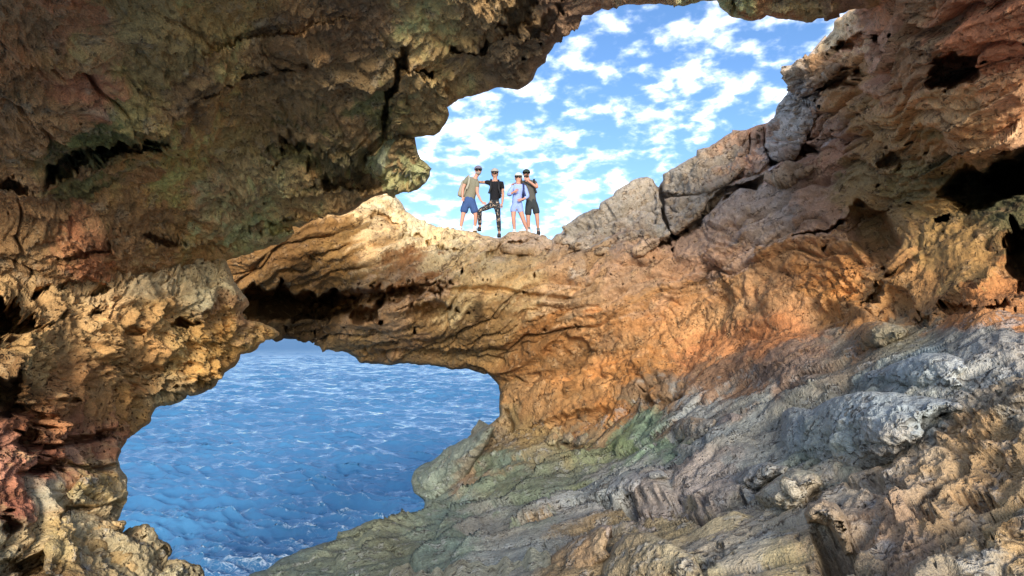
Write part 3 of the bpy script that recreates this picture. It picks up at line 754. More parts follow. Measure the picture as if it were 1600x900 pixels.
FEAT_CEIL = [
 ('crack', [(632,60),(622,90),(618,130),(610,170),(604,205)], 7, 0.8), ('crack', [(622,98),(655,108),(690,128),(720,140)], 6, 0.6), ('crack', [(700,75),(740,82),(780,60)], 6, .4),
 ('ledge', [(710,150),(690,130),(650,110),(625,105)], 30, 0.35), ('bump', 660, 165, 36, 36, 0, 0.45), ('bump', 655, 265, 20, 24, 0, 0.4),
 ('pit', 560, 275, 60, 22, -8, 0.9), ('pit', 190, 235, 62, 18, -14, 0.7), ('pit', 115, 275, 40, 8, -25, 0.5), ('crack', [(250,200),(200,215),(160,240),(110,265),(70,300)], 6, 0.5), ('pit', 20, 300, 26, 8, 0, .5),
 ('ledge', [(160,195),(230,185),(300,190)], 26, 0.3), ('ledge', [(270,175),(330,160),(390,170)], 20, 0.2), ('pit', 255, 375, 30, 5, 8, 0.4), ('pit', 460, 235, 22, 10, 0, .4), ('pit', 510, 265, 22, 14, 0, .4),
 ('ledge', [(600,230),(540,240),(500,250)], 14, 0.3), ('crack', [(608,205),(600,230),(560,250)], 5, 0.5), ('ledge', [(540,320),(470,340),(420,360),(370,370)], 16, 0.3), ('pit', 440, 355, 28, 9, -20, 0.5),
 ('ledge', [(560,30),(420,60),(300,70)], 40, 0.25), ('ledge', [(480,120),(360,140),(300,150)], 30, 0.2), ('pit', 130, 385, 40, 8, -20, .3), ('crack', [(1146,0),(1142,14),(1145,27)], 4, .3), ('pit', 845, 35, 40, 12, -50, 0.3), ('pit', 810, 20, 20, 40, 20, .5),
]
CEIL_OUT = SKY_TOP + [(600,303),(583,308),(553,328),(532,337),(511,335),(487,345),(470,356),(457,354),(460,364),(436,382),(412,389),(385,398),(352,409),(300,418),(200,440),(100,452),(0,458),(-450,470),(-450,-70),(700,-70),(1300,-70),(1500,-70),(1420,2),(1340,14),(1310,22)]
ob_ceil, = rock_sheet('cave_ceiling', CEIL_OUT, z_ceil, disp_ceil, col_ceil, ROCK_CEIL, feat=FEAT_CEIL, edge=(16, 0.5), back=(0.8, 0.3), seed=7)
tag(ob_ceil, kind='structure')

# ------------------------------------------------------------------ left wall
Z_LEFT = Field([(u, v, math.log(z)) for u, v, z in [
 (0,450,8.1),(200,432,10.2),(355,412,12.0),(388,475,12.3),(430,520,13.4),(400,515,12.8),(300,520,11.2),(300,610,11.6),(243,636,11.0),(150,500,9.3),(150,600,8.9),(0,550,7.2),(0,650,7.2),(100,700,8.1),(190,700,9.8),(195,780,9.4),(100,800,8.1),(0,800,7.2),(0,890,6.8),(150,850,8.3),(250,850,9.3),(300,890,9.2),(100,890,7.6),
 (-450,600,7.6),(-450,1000,6.4),(0,1150,5.2),(300,1050,7.6),(200,350,12.4),(0,380,9.6),(340,360,14),(-450,420,7.4)]])
def z_left(u, v): return np.exp(Z_LEFT(u, v))
COL_LEFT = H((330,440,'d4c094'),(250,440,'d0b488'),(170,440,'cca878'),(360,450,'dcc494'),(370,480,'cc9868'),(130,480,'cca068'),(250,500,'d2a466'),(200,550,'d09e60'),(300,540,'d2aa68'),(340,560,'cc984e'),(400,510,'d6a660'),(60,560,'c0985e'),(150,600,'cc9258'),(230,600,'d09c60'),(300,610,'a89068'),(270,620,'b09a70'),(50,620,'86582e'),(20,600,'7a5a34'),
 (100,650,'b87a4e'),(200,650,'cc9450'),(60,690,'a4603e'),(30,740,'b8745a'),(120,700,'b06a4c'),(170,690,'b87858'),(40,790,'b0664e'),(80,740,'b4705a'),(150,720,'c08a6c'),(190,740,'ccc0a0'),(150,750,'c0a060'),(180,790,'c4b48c'),(90,770,'c4b494'),(120,800,'ccba90'),(50,850,'c4ac80'),(100,850,'d0b070'),(150,830,'c8b48c'),(140,880,'c6a26a'),(200,850,'bcac86'),(250,870,'b4a682'),(290,890,'b0a684'),(60,890,'84602e'),(10,890,'c8b890'),(0,1100,'b4a682'),(-400,600,'a87a50'))
def col_left(P, u, v):
    c = stone_colour(COL_LEFT, P, u, v, P, 23, 16)
    return c * 0.8 + c.mean(1, keepdims=True) * np.array([1.45, 1.0, 0.55], np.float32) * 0.2
def disp_left(P, u, v):
    warp = np.stack([fbm(P * 0.8, 2, seed=71), fbm(P * 0.8, 2, seed=72), fbm(P * 0.8, 2, seed=73)], 1)
    Q = P + warp * 0.35
    low = sstep(-20, 20, v - np.interp(u, [0, 100, 130, 200], [800, 745, 730, 725]))
    d = fbm(P * 0.5, 3, seed=75) * 0.22
    d += ridged(Q * np.array([1.2, 1.2, 1.5], np.float32), 3, seed=76) * 0.10 * (1 - low)
    d += (pits(Q * 2.6, 81, 0.55) * 0.16 + pits(Q * 5.5, 82, 0.55) * 0.10 + pits(Q * 10.0, 83, 0.5) * 0.05) * (1 - 0.93 * low)
    d += chunks(Q * 1.2, 85, 1.0) * (0.05 + 0.16 * low) + chunks(Q * 4.2, 86, 1.0) * (0.03 + 0.02 * low)
    d += cracks(Q * 1.0, 87, 0.035) * 0.2
    d += fbm(Q * 7.0, 4, 0.55, seed=78) * 0.05 * (1 - 0.6 * low)
    return d
FEAT_LEFT = [
 ('pit', 30, 488, 66, 36, 0, 1.8), ('pit', -40, 485, 80, 44, 0, 1.8), ('pit', 298, 511, 18, 7, -4, 0.8), ('pit', 165, 480, 9, 6, -20, 0.5), ('crack', [(130,438),(180,434),(240,430)], 4, .4),
 ('pit', 15, 620, 50, 30, 25, 1.0), ('pit', 70, 645, 40, 14, 20, 0.5), ('pit', 60, 690, 26, 20, 0, 0.5), ('crack', [(190,676),(150,685),(110,697),(75,702)], 7, 0.6), ('crack', [(95,728),(60,740),(40,740)], 6, .4), ('pit', 85, 732, 30, 10, -15, .4),
 ('pit', 8, 825, 20, 20, 0, 0.6), ('ledge', [(270,632),(300,605),(340,590),(365,570)], 18, 0.35), ('ledge', [(240,640),(270,608),(310,594),(355,575)], 10, 0.2), ('ledge', [(385,492),(340,545),(300,560)], 18, 0.2),
 ('crack', [(112,725),(150,735),(185,728)], 5, .3), ('ledge', [(190,765),(160,790),(115,792)], 20, 0.25), ('crack', [(185,790),(140,793),(110,790)], 4, .3), ('crack', [(100,800),(112,830),(125,855)], 4, .25), ('pit', 40, 882, 40, 16, 4, .5), ('crack', [(80,800),(75,850),(60,895)], 3, .2), ('pit', 242, 880, 16, 5, -10, .5), ('crack', [(225,832),(190,845),(180,880)], 4, .25),
 ('pit', 215, 520, 14, 10, 0, .4), ('pit', 190, 570, 22, 8, 0, .2), ('pit', 260, 580, 26, 8, -10, .25), ('pit', 130, 625, 14, 6, 0, .3),
]
LEFT_OUT = [(-450,380),(0,395),(200,385),(300,385),(350,400),(355,409),(361,425),(366,440),(378,455),(386,466),(389,477),(379,487),(381,497),(405,503),(425,511),(438,522)] + ARCH_L[::-1] + [(250,1080),(-450,1080)]
ob_left, = rock_sheet('cave_wall_left', LEFT_OUT, z_left, disp_left, col_left, ROCK_LEFT, feat=FEAT_LEFT, edge=(12, 0.4), back=(1.4, 0.1), seed=12, rough=1.8)
tag(ob_left, kind='structure')
# ------------------------------------------------------------------ sea
def build_sea():
    rnd = np.random.RandomState(4)
    ang = np.concatenate([np.radians(np.linspace(-180, -38, 24, endpoint=False)), np.radians(np.linspace(-38, 2, 430, endpoint=False)), np.radians(np.linspace(2, 180, 30, endpoint=False))])
    rad = np.concatenate([[0.5, 8, 14], np.geomspace(19, 400, 760), np.geomspace(430, 9000, 24)])
    A, R = np.meshgrid(ang, rad)
    x0, y0 = (R * np.sin(A)).ravel(), (R * np.cos(A)).ravel()
    r = R.ravel()
    spacing = np.maximum(r * (math.log(400 / 19) / 760), r * math.radians(40 / 430))
    spacing = np.where(np.abs((A.ravel() + np.radians(18))) > np.radians(21), 30, spacing)
    z = np.zeros(len(r)); dx = np.zeros(len(r)); dy = np.zeros(len(r)); steep = np.zeros(len(r))
    main = math.radians(-166)
    for k in range(170):
        lam = 0.24 * (7 / 0.24) ** (rnd.rand() ** 1.35)
        th = main + rnd.normal() * 0.48
        kx, ky = math.sin(th) * 2 * math.pi / lam, math.cos(th) * 2 * math.pi / lam
        amp = 0.0130 * lam ** 0.52 * (0.5 + rnd.rand())
        ph = rnd.rand() * 6.283
        att = np.clip((lam / spacing - 2.0) / 2.0, 0, 1)
        a = kx * x0 + ky * y0 + ph
        s, c = np.sin(a), np.cos(a)
        z += amp * att * c
        dx -= math.sin(th) * amp * att * s * 0.85; dy -= math.cos(th) * amp * att * s * 0.85
        steep += att * amp * (2 * math.pi / lam) * c
    z *= 1 + 0.5 * perlin(np.stack([x0 * .05, y0 * .05, x0 * 0], 1).astype(np.float32), 7)
    co = np.stack([x0 + dx, y0 + dy, z], 1)
    # foam: breaking crests, and the churned water under the rocks
    shore = np.exp(-((x0 + 7.5) / 7.0) ** 2) * np.exp(-np.clip(r - 23, 0, None) / 8.0) * 0.7
    foam = np.clip(steep * 1.5 - 0.6, 0, 1) * 0.3 + shore
    n1 = len(ang); n2 = len(rad)
    idx = np.arange(n1 * n2).reshape(n2, n1); nx = np.roll(idx, -1, 1)
    quads = np.stack([idx[:-1], nx[:-1], nx[1:], idx[1:]], -1).reshape(-1, 4)
    col = np.stack([np.clip(foam, 0, 1)] * 3, 1)
    me = mesh_from('sea', co, quads[:, ::-1], col)
    m = Nodes('sea_water')
    tc = m.add('ShaderNodeTexCoord'); ob = tc.outputs['Object']
    at = m.add('ShaderNodeAttribute', attribute_name='stone')
    mp = m.add('ShaderNodeMapping'); mp.inputs['Rotation'].default_value = (0, 0, math.radians(14)); mp.inputs['Scale'].default_value = (0.55, 1, 1)
    m.link(ob, mp.inputs[0])
    n1_ = m.noise(mp.outputs[0], 2.6, 6, 0.65, 0.3); n2_ = m.noise(mp.outputs[0], 9.0, 5, 0.65, 0.4)
    hgt = m.math('ADD', m.math('MULTIPLY', n1_, 1.0), m.math('MULTIPLY', n2_, 0.35))
    hgt = m.math('ADD', hgt, m.math('MULTIPLY', m.noise(mp.outputs[0], 0.22, 4, 0.7, 0.3), 14.0))
    bp = m.add('ShaderNodeBump'); bp.inputs['Strength'].default_value = 0.9; bp.inputs['Distance'].default_value = 0.07
    m.link(m.ramp(m.noise(ob, 0.045, 3, 0.6, 0.5), 0.35, 0.65, 0.35, 1.0), bp.inputs['Strength'])   # wind patches
    m.link(hgt, bp.inputs['Height']); m.link(bp.outputs[0], m.bsdf.inputs['Normal'])
    lace = m.noise(mp.outputs[0], 2.4, 8, 0.7, 1.2)
    lines = m.math('SUBTRACT', 1.0, m.math('MULTIPLY', m.math('ABSOLUTE', m.math('SUBTRACT', lace, 0.5)), 9.0), True)
    fm = m.math('ADD', m.math('MULTIPLY', at.outputs['Fac'], 0.75), m.math('MULTIPLY', lines, 0.42))
    fm = m.math('ADD', fm, m.math('MULTIPLY', m.noise(ob, 0.35, 3, 0.6), 0.35))
    fm = m.ramp(fm, 0.72, 1.15, 0, 0.85)
    deep = m.mix(m.noise(ob, 0.12, 3, 0.5), (0.022, 0.105, 0.24, 1), (0.070, 0.215, 0.38, 1))
    m.link(m.mix(fm, deep, (0.72, 0.80, 0.86, 1)), m.bsdf.inputs['Base Color'])
    ln = m.add('ShaderNodeVectorMath', operation='LENGTH'); m.link(ob, ln.inputs[0])
    far = m.ramp(ln.outputs['Value'], 60, 600, 0.06, 0.5)   # ripples too small to build, far out
    m.link(m.math('ADD', m.math('MULTIPLY', fm, 0.5), far), m.bsdf.inputs['Roughness'])
    m.bsdf.inputs['IOR'].default_value = 1.333
    me.materials.append(m.mat)
    o = bpy.data.objects.new('sea', me); C.objects.link(o)
    return tag(o, kind='structure')
build_sea()
# ------------------------------------------------------------------ single rocks, each a body of its own
def boulder(name, label, outline, bulge, base='body', mat=None, tint=None, edge=None, back=None, relief=0.55, seed=0, group=None, cat='rock', feat=(), step=1.5, extra=None, facets=0.10, lean=None):
    pl = np.array(outline, float); c = pl.mean(0); size = (pl.max(0) - pl.min(0)).min()
    zf = {'body': z_body, 'ceil': z_ceil, 'left': z_left}[base]
    df = {'body': disp_body, 'ceil': disp_ceil, 'left': disp_left}[base]
    cf = {'body': col_body, 'ceil': col_ceil, 'left': col_left}[base]
    vb = pl[:, 1].max(); hp = pl[:, 1].max() - pl[:, 1].min()
    if lean is not None:        # stands on the slope with a face of its own, foot sunk in
        def zf(u, v):
            vm = vb - 0.30 * hp
            return z_body(u, vm + (v - vm) * (0.12 + 0.10 * lean)) + bulge * 0.35
    r = random.Random(seed + 77)
    tilt = (r.uniform(-.25, .25), r.uniform(-.25, .25))
    def depth(u, v):
        q = np.sqrt(((u - c[0]) / (size * 0.75)) ** 2 + ((v - c[1]) / (size * 0.75)) ** 2)
        dome = bulge * (0.55 + 0.45 * np.exp(-q * q))
        dome = dome * (1 + tilt[0] * (u - c[0]) / size + tilt[1] * (v - c[1]) / size)
        return zf(u, v) - dome
    def disp(P, u, v):
        d = df(P, u, v) * relief if lean is None else (fbm(P * 5.0, 4, 0.55, seed=20) * 0.025 + pits(P * 9.0, 45, 0.45) * 0.02)
        k = 900.0 / max(size, 20) / float(zf(np.array([c[0]]), np.array([c[1]]))[0])
        d = d + chunks(P * k * (0.9 if lean is None else 1.0) + seed, 200 + seed, 0.9) * facets * bulge * (2 if lean is None else 0.9) + chunks(P * k * 3.1 + seed, 240 + seed, 0.9) * facets * bulge * (0.7 if lean is None else 0.3) + fbm(P * k * 2.5, 5, 0.6, seed=201 + seed) * (0.10 if lean is None else 0.06) * bulge * 2 + pits(P * k * 4.0, 260 + seed, 0.4) * (0.10 if lean is None else 0.05) * bulge
        if lean is None: d = d + (pits(P * 3.1, 280 + seed, 0.5) * 0.10 + pits(P * 7.5, 281 + seed, 0.5) * 0.05 + chunks(P * 6.0, 282 + seed) * 0.03) * min(1.0, bulge * 2)
        if extra: d = d + extra(P, u, v)
        return d
    def colour(P, u, v):
        col = cf(P, u, v)
        if tint is not None:
            col = col * (0.7 if lean is None else 0.55) + np.array(lin(tint), np.float32) * (0.26 if lean is None else 0.32) * (1 + 0.25 * fbm(P * 2.2, 3, seed=seed + 5))[:, None]
        return col.astype(np.float32)
    z_c = float(zf(np.array([c[0]]), np.array([c[1]]))[0]); size_m = size * z_c / F
    T_ = min(bulge * 2.2 + 0.25, size_m * 1.6); bend_ = min(0.5, 0.22 * size_m / T_)
    m = mat or {'body': ROCK_WALL, 'ceil': ROCK_CEIL, 'left': ROCK_LEFT}[base]
    o, = rock_sheet(name, outline, depth, disp, colour, m, step=step, rough=1.2, feat=feat, edge=edge or ((max(5, size * 0.16), bulge * 0.7) if lean is None else (max(6, size * 0.46), bulge * 1.15)), back=back or (T_, bend_), seed=seed + 300, fade=5.0, wob=2.0)
    return tag(o, label, cat, group)

G = ROCK_GREY
# rim of the skylight
boulder('rim_boulder', 'big pale pitted boulder on the rim just right of the four people', [(866,374),(883,364),(882,354),(904,337),(926,327),(936,326),(938,317),(958,306),(963,297),(982,286),(997,278),(1012,276),(1020,279),(1030,300),(1035,340),(1048,366),(1030,378),(1005,398),(960,405),(920,392),(885,385)], 0.42, tint='dccdb2', seed=1, cat='boulder', relief=1.0, edge=(5, 0.15), facets=0.2)
boulder('rim_block', 'long grey-brown block on the skylight rim right of the pale boulder', [(1034,300),(1036,281),(1035,273),(1056,261),(1075,249),(1088,243),(1089,234),(1108,230),(1120,222),(1134,212),(1146,204),(1156,204),(1170,203),(1172,230),(1165,262),(1140,285),(1110,300),(1060,306)], 0.30, tint='b7a88e', seed=2, cat='boulder', relief=1.0, edge=(5, 0.15), facets=0.2)
boulder('wedge_stone', 'smooth tan wedge of stone jammed under the long rim block', [(1037,311),(1060,308),(1100,303),(1108,312),(1085,345),(1055,368),(1048,362),(1039,335)], 0.30, tint='d2b48e', seed=3, relief=0.8, edge=(5, 0.15), facets=0.2)
boulder('pale_block', 'pale whitish angular block overhanging the right end of the skylight', [(1198,196),(1210,183),(1211,178),(1214,166),(1229,148),(1250,152),(1272,158),(1280,165),(1276,190),(1262,210),(1245,240),(1222,255),(1205,248),(1196,225)], 0.42, tint='d9d0c0', seed=4, cat='boulder', relief=0.8, edge=(5, 0.15), facets=0.2)
boulder('narrow_stone', 'narrow grey upright stone wedged left of the pale overhanging block', [(1173,205),(1184,196),(1196,197),(1193,225),(1202,250),(1190,270),(1165,278),(1160,268),(1170,240)], 0.28, tint='c2ac94', seed=5, relief=1.0, edge=(5, 0.15), facets=0.2)
boulder('nose_rock', 'pitted beige rock nose jutting into the sky above the pale block', [(1227,118),(1230,107),(1244,97),(1262,92),(1300,95),(1318,102),(1300,120),(1285,135),(1260,148),(1235,145),(1233,137),(1226,128)], 0.45, tint='c8b090', seed=6, cat='boulder', relief=1.0, edge=(5, 0.15), facets=0.2)
boulder('tan_slab', 'flat tan slab sticking out beneath the pale overhanging block', [(1200,282),(1212,268),(1250,257),(1278,242),(1289,236),(1286,256),(1260,274),(1225,291)], 0.35, tint='cfb283', seed=7, relief=1.0, edge=(5, 0.15), facets=0.2)
boulder('rim_hump', 'low brown rock hump under the feet of the couple on the right', [(780,374),(790,367),(797,362),(819,362),(842,367),(861,375),(875,388),(840,402),(800,398),(772,386)], 0.14, tint='d9bd98', seed=8)
boulder('slot_stone', 'small ochre stone jutting at the right end of the dark slot', [(590,488),(603,478),(622,474),(635,466),(642,471),(639,483),(620,489),(600,494)], 0.30, tint='caa67c', seed=9)
# headland and shore
boulder('headland_rock', 'rounded grey-green rock bulging over the sea at the arch foot', [(664,794),(664,783),(647,770),(642,752),(647,736),(675,720),(700,698),(722,687),(740,682),(747,673),(767,663),(774,668),(764,692),(742,722),(730,745),(719,766),(715,778),(690,786)], 0.75, tint='9aa394', seed=10, relief=0.5, mat=G, cat='boulder', facets=0.06, lean=0.5)
boulder('shore_ledge', 'low dark grey-green ledge at the water end of the slope', [(524,842),(530,832),(555,824),(585,811),(600,811),(622,802),(635,802),(640,808),(620,822),(580,834),(545,846)], 0.30, tint='8b917c', seed=11, mat=G, lean=0.9)
# on the slope
boulder('loose_boulder', 'triangular loose beige boulder lying on the slope, lower right', [(1178,775),(1195,760),(1215,745),(1240,733),(1262,735),(1280,742),(1286,757),(1270,768),(1262,785),(1245,800),(1228,804),(1205,797),(1185,785)], 0.50, tint='e8d8be', seed=12, mat=G, cat='boulder', relief=0.4, facets=0.16, lean=0.8)
boulder('perched_block', 'brown block with a dark hollow beneath it, below the triangular boulder', [(1255,802),(1262,786),(1285,778),(1305,785),(1318,800),(1328,830),(1334,866),(1322,870),(1310,845),(1295,822),(1275,816),(1262,820)], 0.42, tint='b79c80', seed=13, mat=G, cat='boulder', lean=0.4)
boulder('wall_foot_block', 'flat tan block with a shadowed underside at the foot of the orange wall', [(1318,547),(1330,522),(1350,504),(1385,503),(1412,510),(1420,518),(1410,530),(1395,536),(1380,546),(1350,550)], 0.44, tint='c8b490', seed=14, mat=G, facets=0.14, lean=0.9)
boulder('blue_slab', 'pale blue-grey slab, highest on the grey slope', [(1345,598),(1352,582),(1380,575),(1405,565),(1440,552),(1480,552),(1508,562),(1514,575),(1500,590),(1508,605),(1480,612),(1440,608),(1400,602)], 0.34, tint='d2dde2', seed=15, mat=G, lean=2.0)
boulder('grey_outcrop', 'large blocky blue-grey outcrop in the middle of the right slope', [(1222,645),(1240,635),(1270,640),(1300,622),(1340,612),(1400,613),(1450,620),(1500,628),(1505,640),(1470,648),(1460,660),(1458,690),(1440,710),(1400,725),(1350,738),(1290,735),(1250,732),(1225,728),(1215,690)], 0.50, tint='d6dee0', seed=16, mat=G, relief=0.9, facets=0.12, lean=1.5)
boulder('grey_lobe', 'rounded grey lobe of rock just above the triangular boulder', [(1148,748),(1165,730),(1200,722),(1232,730),(1226,742),(1200,752),(1185,765),(1165,766),(1150,760)], 0.20, tint='b2b0ac', seed=17, mat=G, lean=1.2)
boulder('long_slab', 'long pale grey slab low on the slope left of the loose boulder', [(866,802),(895,770),(930,752),(980,736),(1035,735),(1046,745),(1010,753),(1000,766),(960,781),(920,791),(885,806)], 0.32, tint='cfd0d2', seed=18, mat=G, lean=2.2)
boulder('brown_cobble', 'smooth brown cobble, larger of the two rounded stones mid slope', [(1045,690),(1050,668),(1062,655),(1080,650),(1120,655),(1115,672),(1095,690),(1065,691)], 0.18, tint='ac9e8c', seed=19, mat=G, relief=0.3, facets=0.05, lean=1.2)
boulder('pale_cobble', 'flat pale grey cobble just below the brown one', [(1050,702),(1062,693),(1085,696),(1105,703),(1098,714),(1070,717),(1053,713)], 0.14, tint='b4b2aa', seed=20, mat=G, relief=0.3, facets=0.05, lean=1.3)
boulder('round_stone', 'small round olive stone set in the slope beside the grey outcrop', [(1131,690),(1135,680),(1144,676),(1154,681),(1158,691),(1150,701),(1138,702)], 0.14, tint='98967c', seed=21, mat=G, relief=0.2, facets=0.03, lean=0.8)
boulder('white_lump', 'whitish knobbly lump between the cobbles and the grey outcrop', [(1106,690),(1108,676),(1120,660),(1140,645),(1162,649),(1152,672),(1130,686)], 0.16, tint='c4c2c0', seed=22, mat=G, lean=1.2)
boulder('white_stone', 'small white stone, left of the pair under the orange wall', [(878,691),(881,679),(891,675),(897,684),(892,694)], 0.14, tint='d8cab0', seed=23, mat=G, relief=0.2, step=1.2, lean=0.8)
boulder('white_stone', 'small white stone, right of the pair under the orange wall', [(896,694),(904,681),(918,675),(920,684),(913,694),(903,699)], 0.14, tint='d2c4aa', seed=24, mat=G, relief=0.2, step=1.2, lean=0.8)
boulder('buff_stone', 'small buff stone left of the two white stones', [(851,691),(856,680),(866,675),(873,682),(868,696),(857,698)], 0.13, tint='c4b08c', seed=25, mat=G, relief=0.2, step=1.2, lean=0.8)
boulder('pitted_boulder', 'red-brown hollowed boulder at the bottom edge, left of the pitted hump', [(853,890),(862,868),(880,855),(905,838),(935,822),(957,820),(952,840),(946,858),(956,870),(932,882),(915,905),(855,912)], 0.24, tint='b08e72', seed=26, mat=G, cat='boulder', relief=1.0, lean=0.9)
boulder('pitted_hump', 'broad buff hump full of dark holes at the bottom of the slope', [(938,912),(942,880),(960,850),(975,835),(1010,830),(1050,848),(1085,868),(1105,912)], 0.20, tint='baa486', seed=27, mat=G, cat='boulder', relief=1.0, lean=1.3)
# ceiling
def flutes(P, u, v):
    a = np.arctan2(v - 258, u - 640)
    return (0.045 * np.sin(a * 17 + 2.0 * perlin(P * 2.5, 5)) * sstep(4, 14, np.hypot(u - 642, v - 262))).astype(np.float32)
boulder('fluted_knob', 'fluted tan rock knob hanging from the ceiling left of the people', [(604,238),(615,222),(632,215),(649,215),(652,233),(658,248),(668,255),(674,263),(672,275),(663,288),(652,297),(630,300),(610,292),(600,266)], 0.30, base='ceil', tint='b08a62', seed=28, extra=flutes, relief=0.6)
boulder('hanging_block', 'big brown block split off by a crack in the ceiling above the knob', [(624,108),(650,110),(690,130),(702,152),(700,168),(703,180),(698,192),(690,203),(678,213),(655,213),(625,208),(610,203),(619,150)], 0.38, base='ceil', tint='7e6848', seed=29, relief=0.7)
# left foot of the arch
boulder('yellow_boulder', 'rounded ochre boulder in the lower left wall by the water', [(112,762),(125,746),(150,738),(182,745),(188,765),(181,785),(150,793),(115,790)], 0.30, base='left', tint='bfa46c', seed=30, relief=0.3, mat=G, cat='boulder')
boulder('buttress_block', 'large smooth buff block at the foot of the left wall', [(62,912),(75,856),(95,806),(110,796),(150,800),(180,821),(190,832),(225,832),(228,844),(245,852),(254,877),(262,912)], 0.32, base='left', tint='c4b188', seed=31, relief=0.6, mat=G, cat='boulder', facets=0.12)
boulder('corner_block', 'grey-buff block at the very bottom beside the water, left side', [(243,912),(257,882),(289,878),(313,888),(320,912)], 0.34, base='left', tint='aca384', seed=32, relief=0.5, mat=G, cat='boulder')
boulder('shore_stone', 'small dark stone sticking out over the water above the corner block', [(243,853),(256,849),(265,853),(266,862),(254,876),(244,869)], 0.16, base='left', tint='a8946a', seed=33, relief=0.3, mat=G, step=1.2)
# ------------------------------------------------------------------ people on the bridge
def plain(name, col, rough=0.85, var=0.25, scale=30, pattern=None):
    m = Nodes(name)
    tc = m.add('ShaderNodeTexCoord'); ob = tc.outputs['Object']
    n = m.noise(ob, scale, 4, 0.6)
    v = m.math('ADD', m.math('MULTIPLY', m.math('SUBTRACT', n, 0.5), var * 2), 1.0)
    cv = m.add('ShaderNodeCombineXYZ')
    for i in range(3): m.link(v, cv.inputs[i])
    base = (*lin(col), 1)
    if pattern:
        for k, (pc, th) in enumerate(pattern):
            b = m.mix(m.ramp(m.noise(ob, 13 + 5 * k, 3, 0.6, 0.6 + k), th, th + 0.05), base, (*lin(pc), 1)); base = b
    m.link(m.mix(1.0, base, cv.outputs[0], 'MULTIPLY'), m.bsdf.inputs['Base Color'])
    m.bsdf.inputs['Roughness'].default_value = rough
    m.bsdf.inputs['Specular IOR Level'].default_value = 0.3
    return m.mat
SKIN = plain('skin', 'c4907a', 0.55, 0.08); SKIN2 = plain('skin_tattooed', 'b88870', 0.55, 0.08, 30, [('5a5458', 0.56)])
M_ = {k: plain(k, c, r, v) for k, c, r, v in [('olive_grey_cotton', '7c7866', .9, .15), ('blue_shorts_cloth', '3a5280', .9, .15), ('black_cotton', '17171b', .9, .2), ('pale_blue_linen', '93a8e0', .9, .12),
    ('charcoal_cotton', '56534e', .9, .15), ('dark_shorts_cloth', '34383a', .9, .15), ('grey_cap_cloth', '6c6878', .9, .1), ('pale_cap_cloth', 'c4c8b8', .9, .1), ('green_cap_cloth', '2c3a34', .9, .1),
    ('band_cloth', 'a09a90', .9, .1), ('white_sock', 'e8e6e0', .9, .05), ('grey_sock', '70726c', .9, .1), ('shoe_white', 'dcdad4', .7, .1), ('shoe_dark', '3a3a3c', .7, .1), ('lens', '0c0c10', .12, .0),
    ('beard_hair', '8e857c', .9, .2), ('dark_hair', '3a2c22', .8, .2), ('navy_nylon', '26305a', .7, .15), ('tan_nylon', '9c9684', .7, .15), ('black_nylon', '1c1c1e', .6, .15)]}
LEGGINGS = plain('patterned_leggings', '20242a', .8, .1, 30, [('a08872', 0.55), ('c8c4bc', 0.62)])

def skin_mesh(name, pts, edges, mat, root=0, sub=1):
    """pts: key -> (x, y, z, rx, ry); grows one continuous surface over the joints"""
    keys = list(pts); ix = {k: i for i, k in enumerate(keys)}
    me = bpy.data.meshes.new(name)
    me.from_pydata([pts[k][:3] for k in keys], [(ix[a], ix[b]) for a, b in edges], [])
    o = bpy.data.objects.new(name, me); C.objects.link(o)
    md = o.modifiers.new('skin', 'SKIN'); md.use_smooth_shade = True; md.branch_smoothing = 0.3
    sv = me.skin_vertices[0].data
    for k in keys:
        p = pts[k]; sv[ix[k]].radius = (p[3], p[4] if len(p) > 4 else p[3])
        sv[ix[k]].use_root = (ix[k] == root)
    if sub:
        sd = o.modifiers.new('sub', 'SUBSURF'); sd.levels = sub; sd.render_levels = sub
    dg = bpy.context.evaluated_depsgraph_get(); dg.update()
    new = bpy.data.meshes.new_from_object(o.evaluated_get(dg))
    o.modifiers.clear(); o.data = new; bpy.data.meshes.remove(me)
    new.name = name; new.materials.clear(); new.materials.append(mat)
    for p in new.polygons: p.use_smooth = True
    return o

def bm_obj(name, build, mat):
    bm = bmesh.new(); build(bm)
    me = bpy.data.meshes.new(name); bm.to_mesh(me); bm.free()
    for p in me.polygons: p.use_smooth = True
    me.materials.append(mat)
    o = bpy.data.objects.new(name, me); C.objects.link(o)
    return o
def ball(bm, c, r, seg=16, rings=10, cut=None, rot=None):
    v = bmesh.ops.create_uvsphere(bm, u_segments=seg, v_segments=rings, radius=1.0)['verts']
    M = Matrix.Translation(c) @ (rot or Matrix()) @ Matrix.Diagonal((*r, 1))
    if cut is not None:
        dead = [x for x in v if x.co.z < cut]
        bmesh.ops.delete(bm, geom=dead, context='VERTS'); v = [x for x in v if x.is_valid]
    bmesh.ops.transform(bm, matrix=M, verts=v)
def box(bm, c, s, rot=None, bev=0.3):
    v = bmesh.ops.create_cube(bm, size=1.0)['verts']
    bmesh.ops.transform(bm, matrix=Matrix.Translation(c) @ (rot or Matrix()) @ Matrix.Diagonal((*s, 1)), verts=v)
    es = list({e for x in v for e in x.link_edges})
    bmesh.ops.bevel(bm, geom=es, offset=min(s) * bev, segments=2, affect='EDGES', profile=0.6)
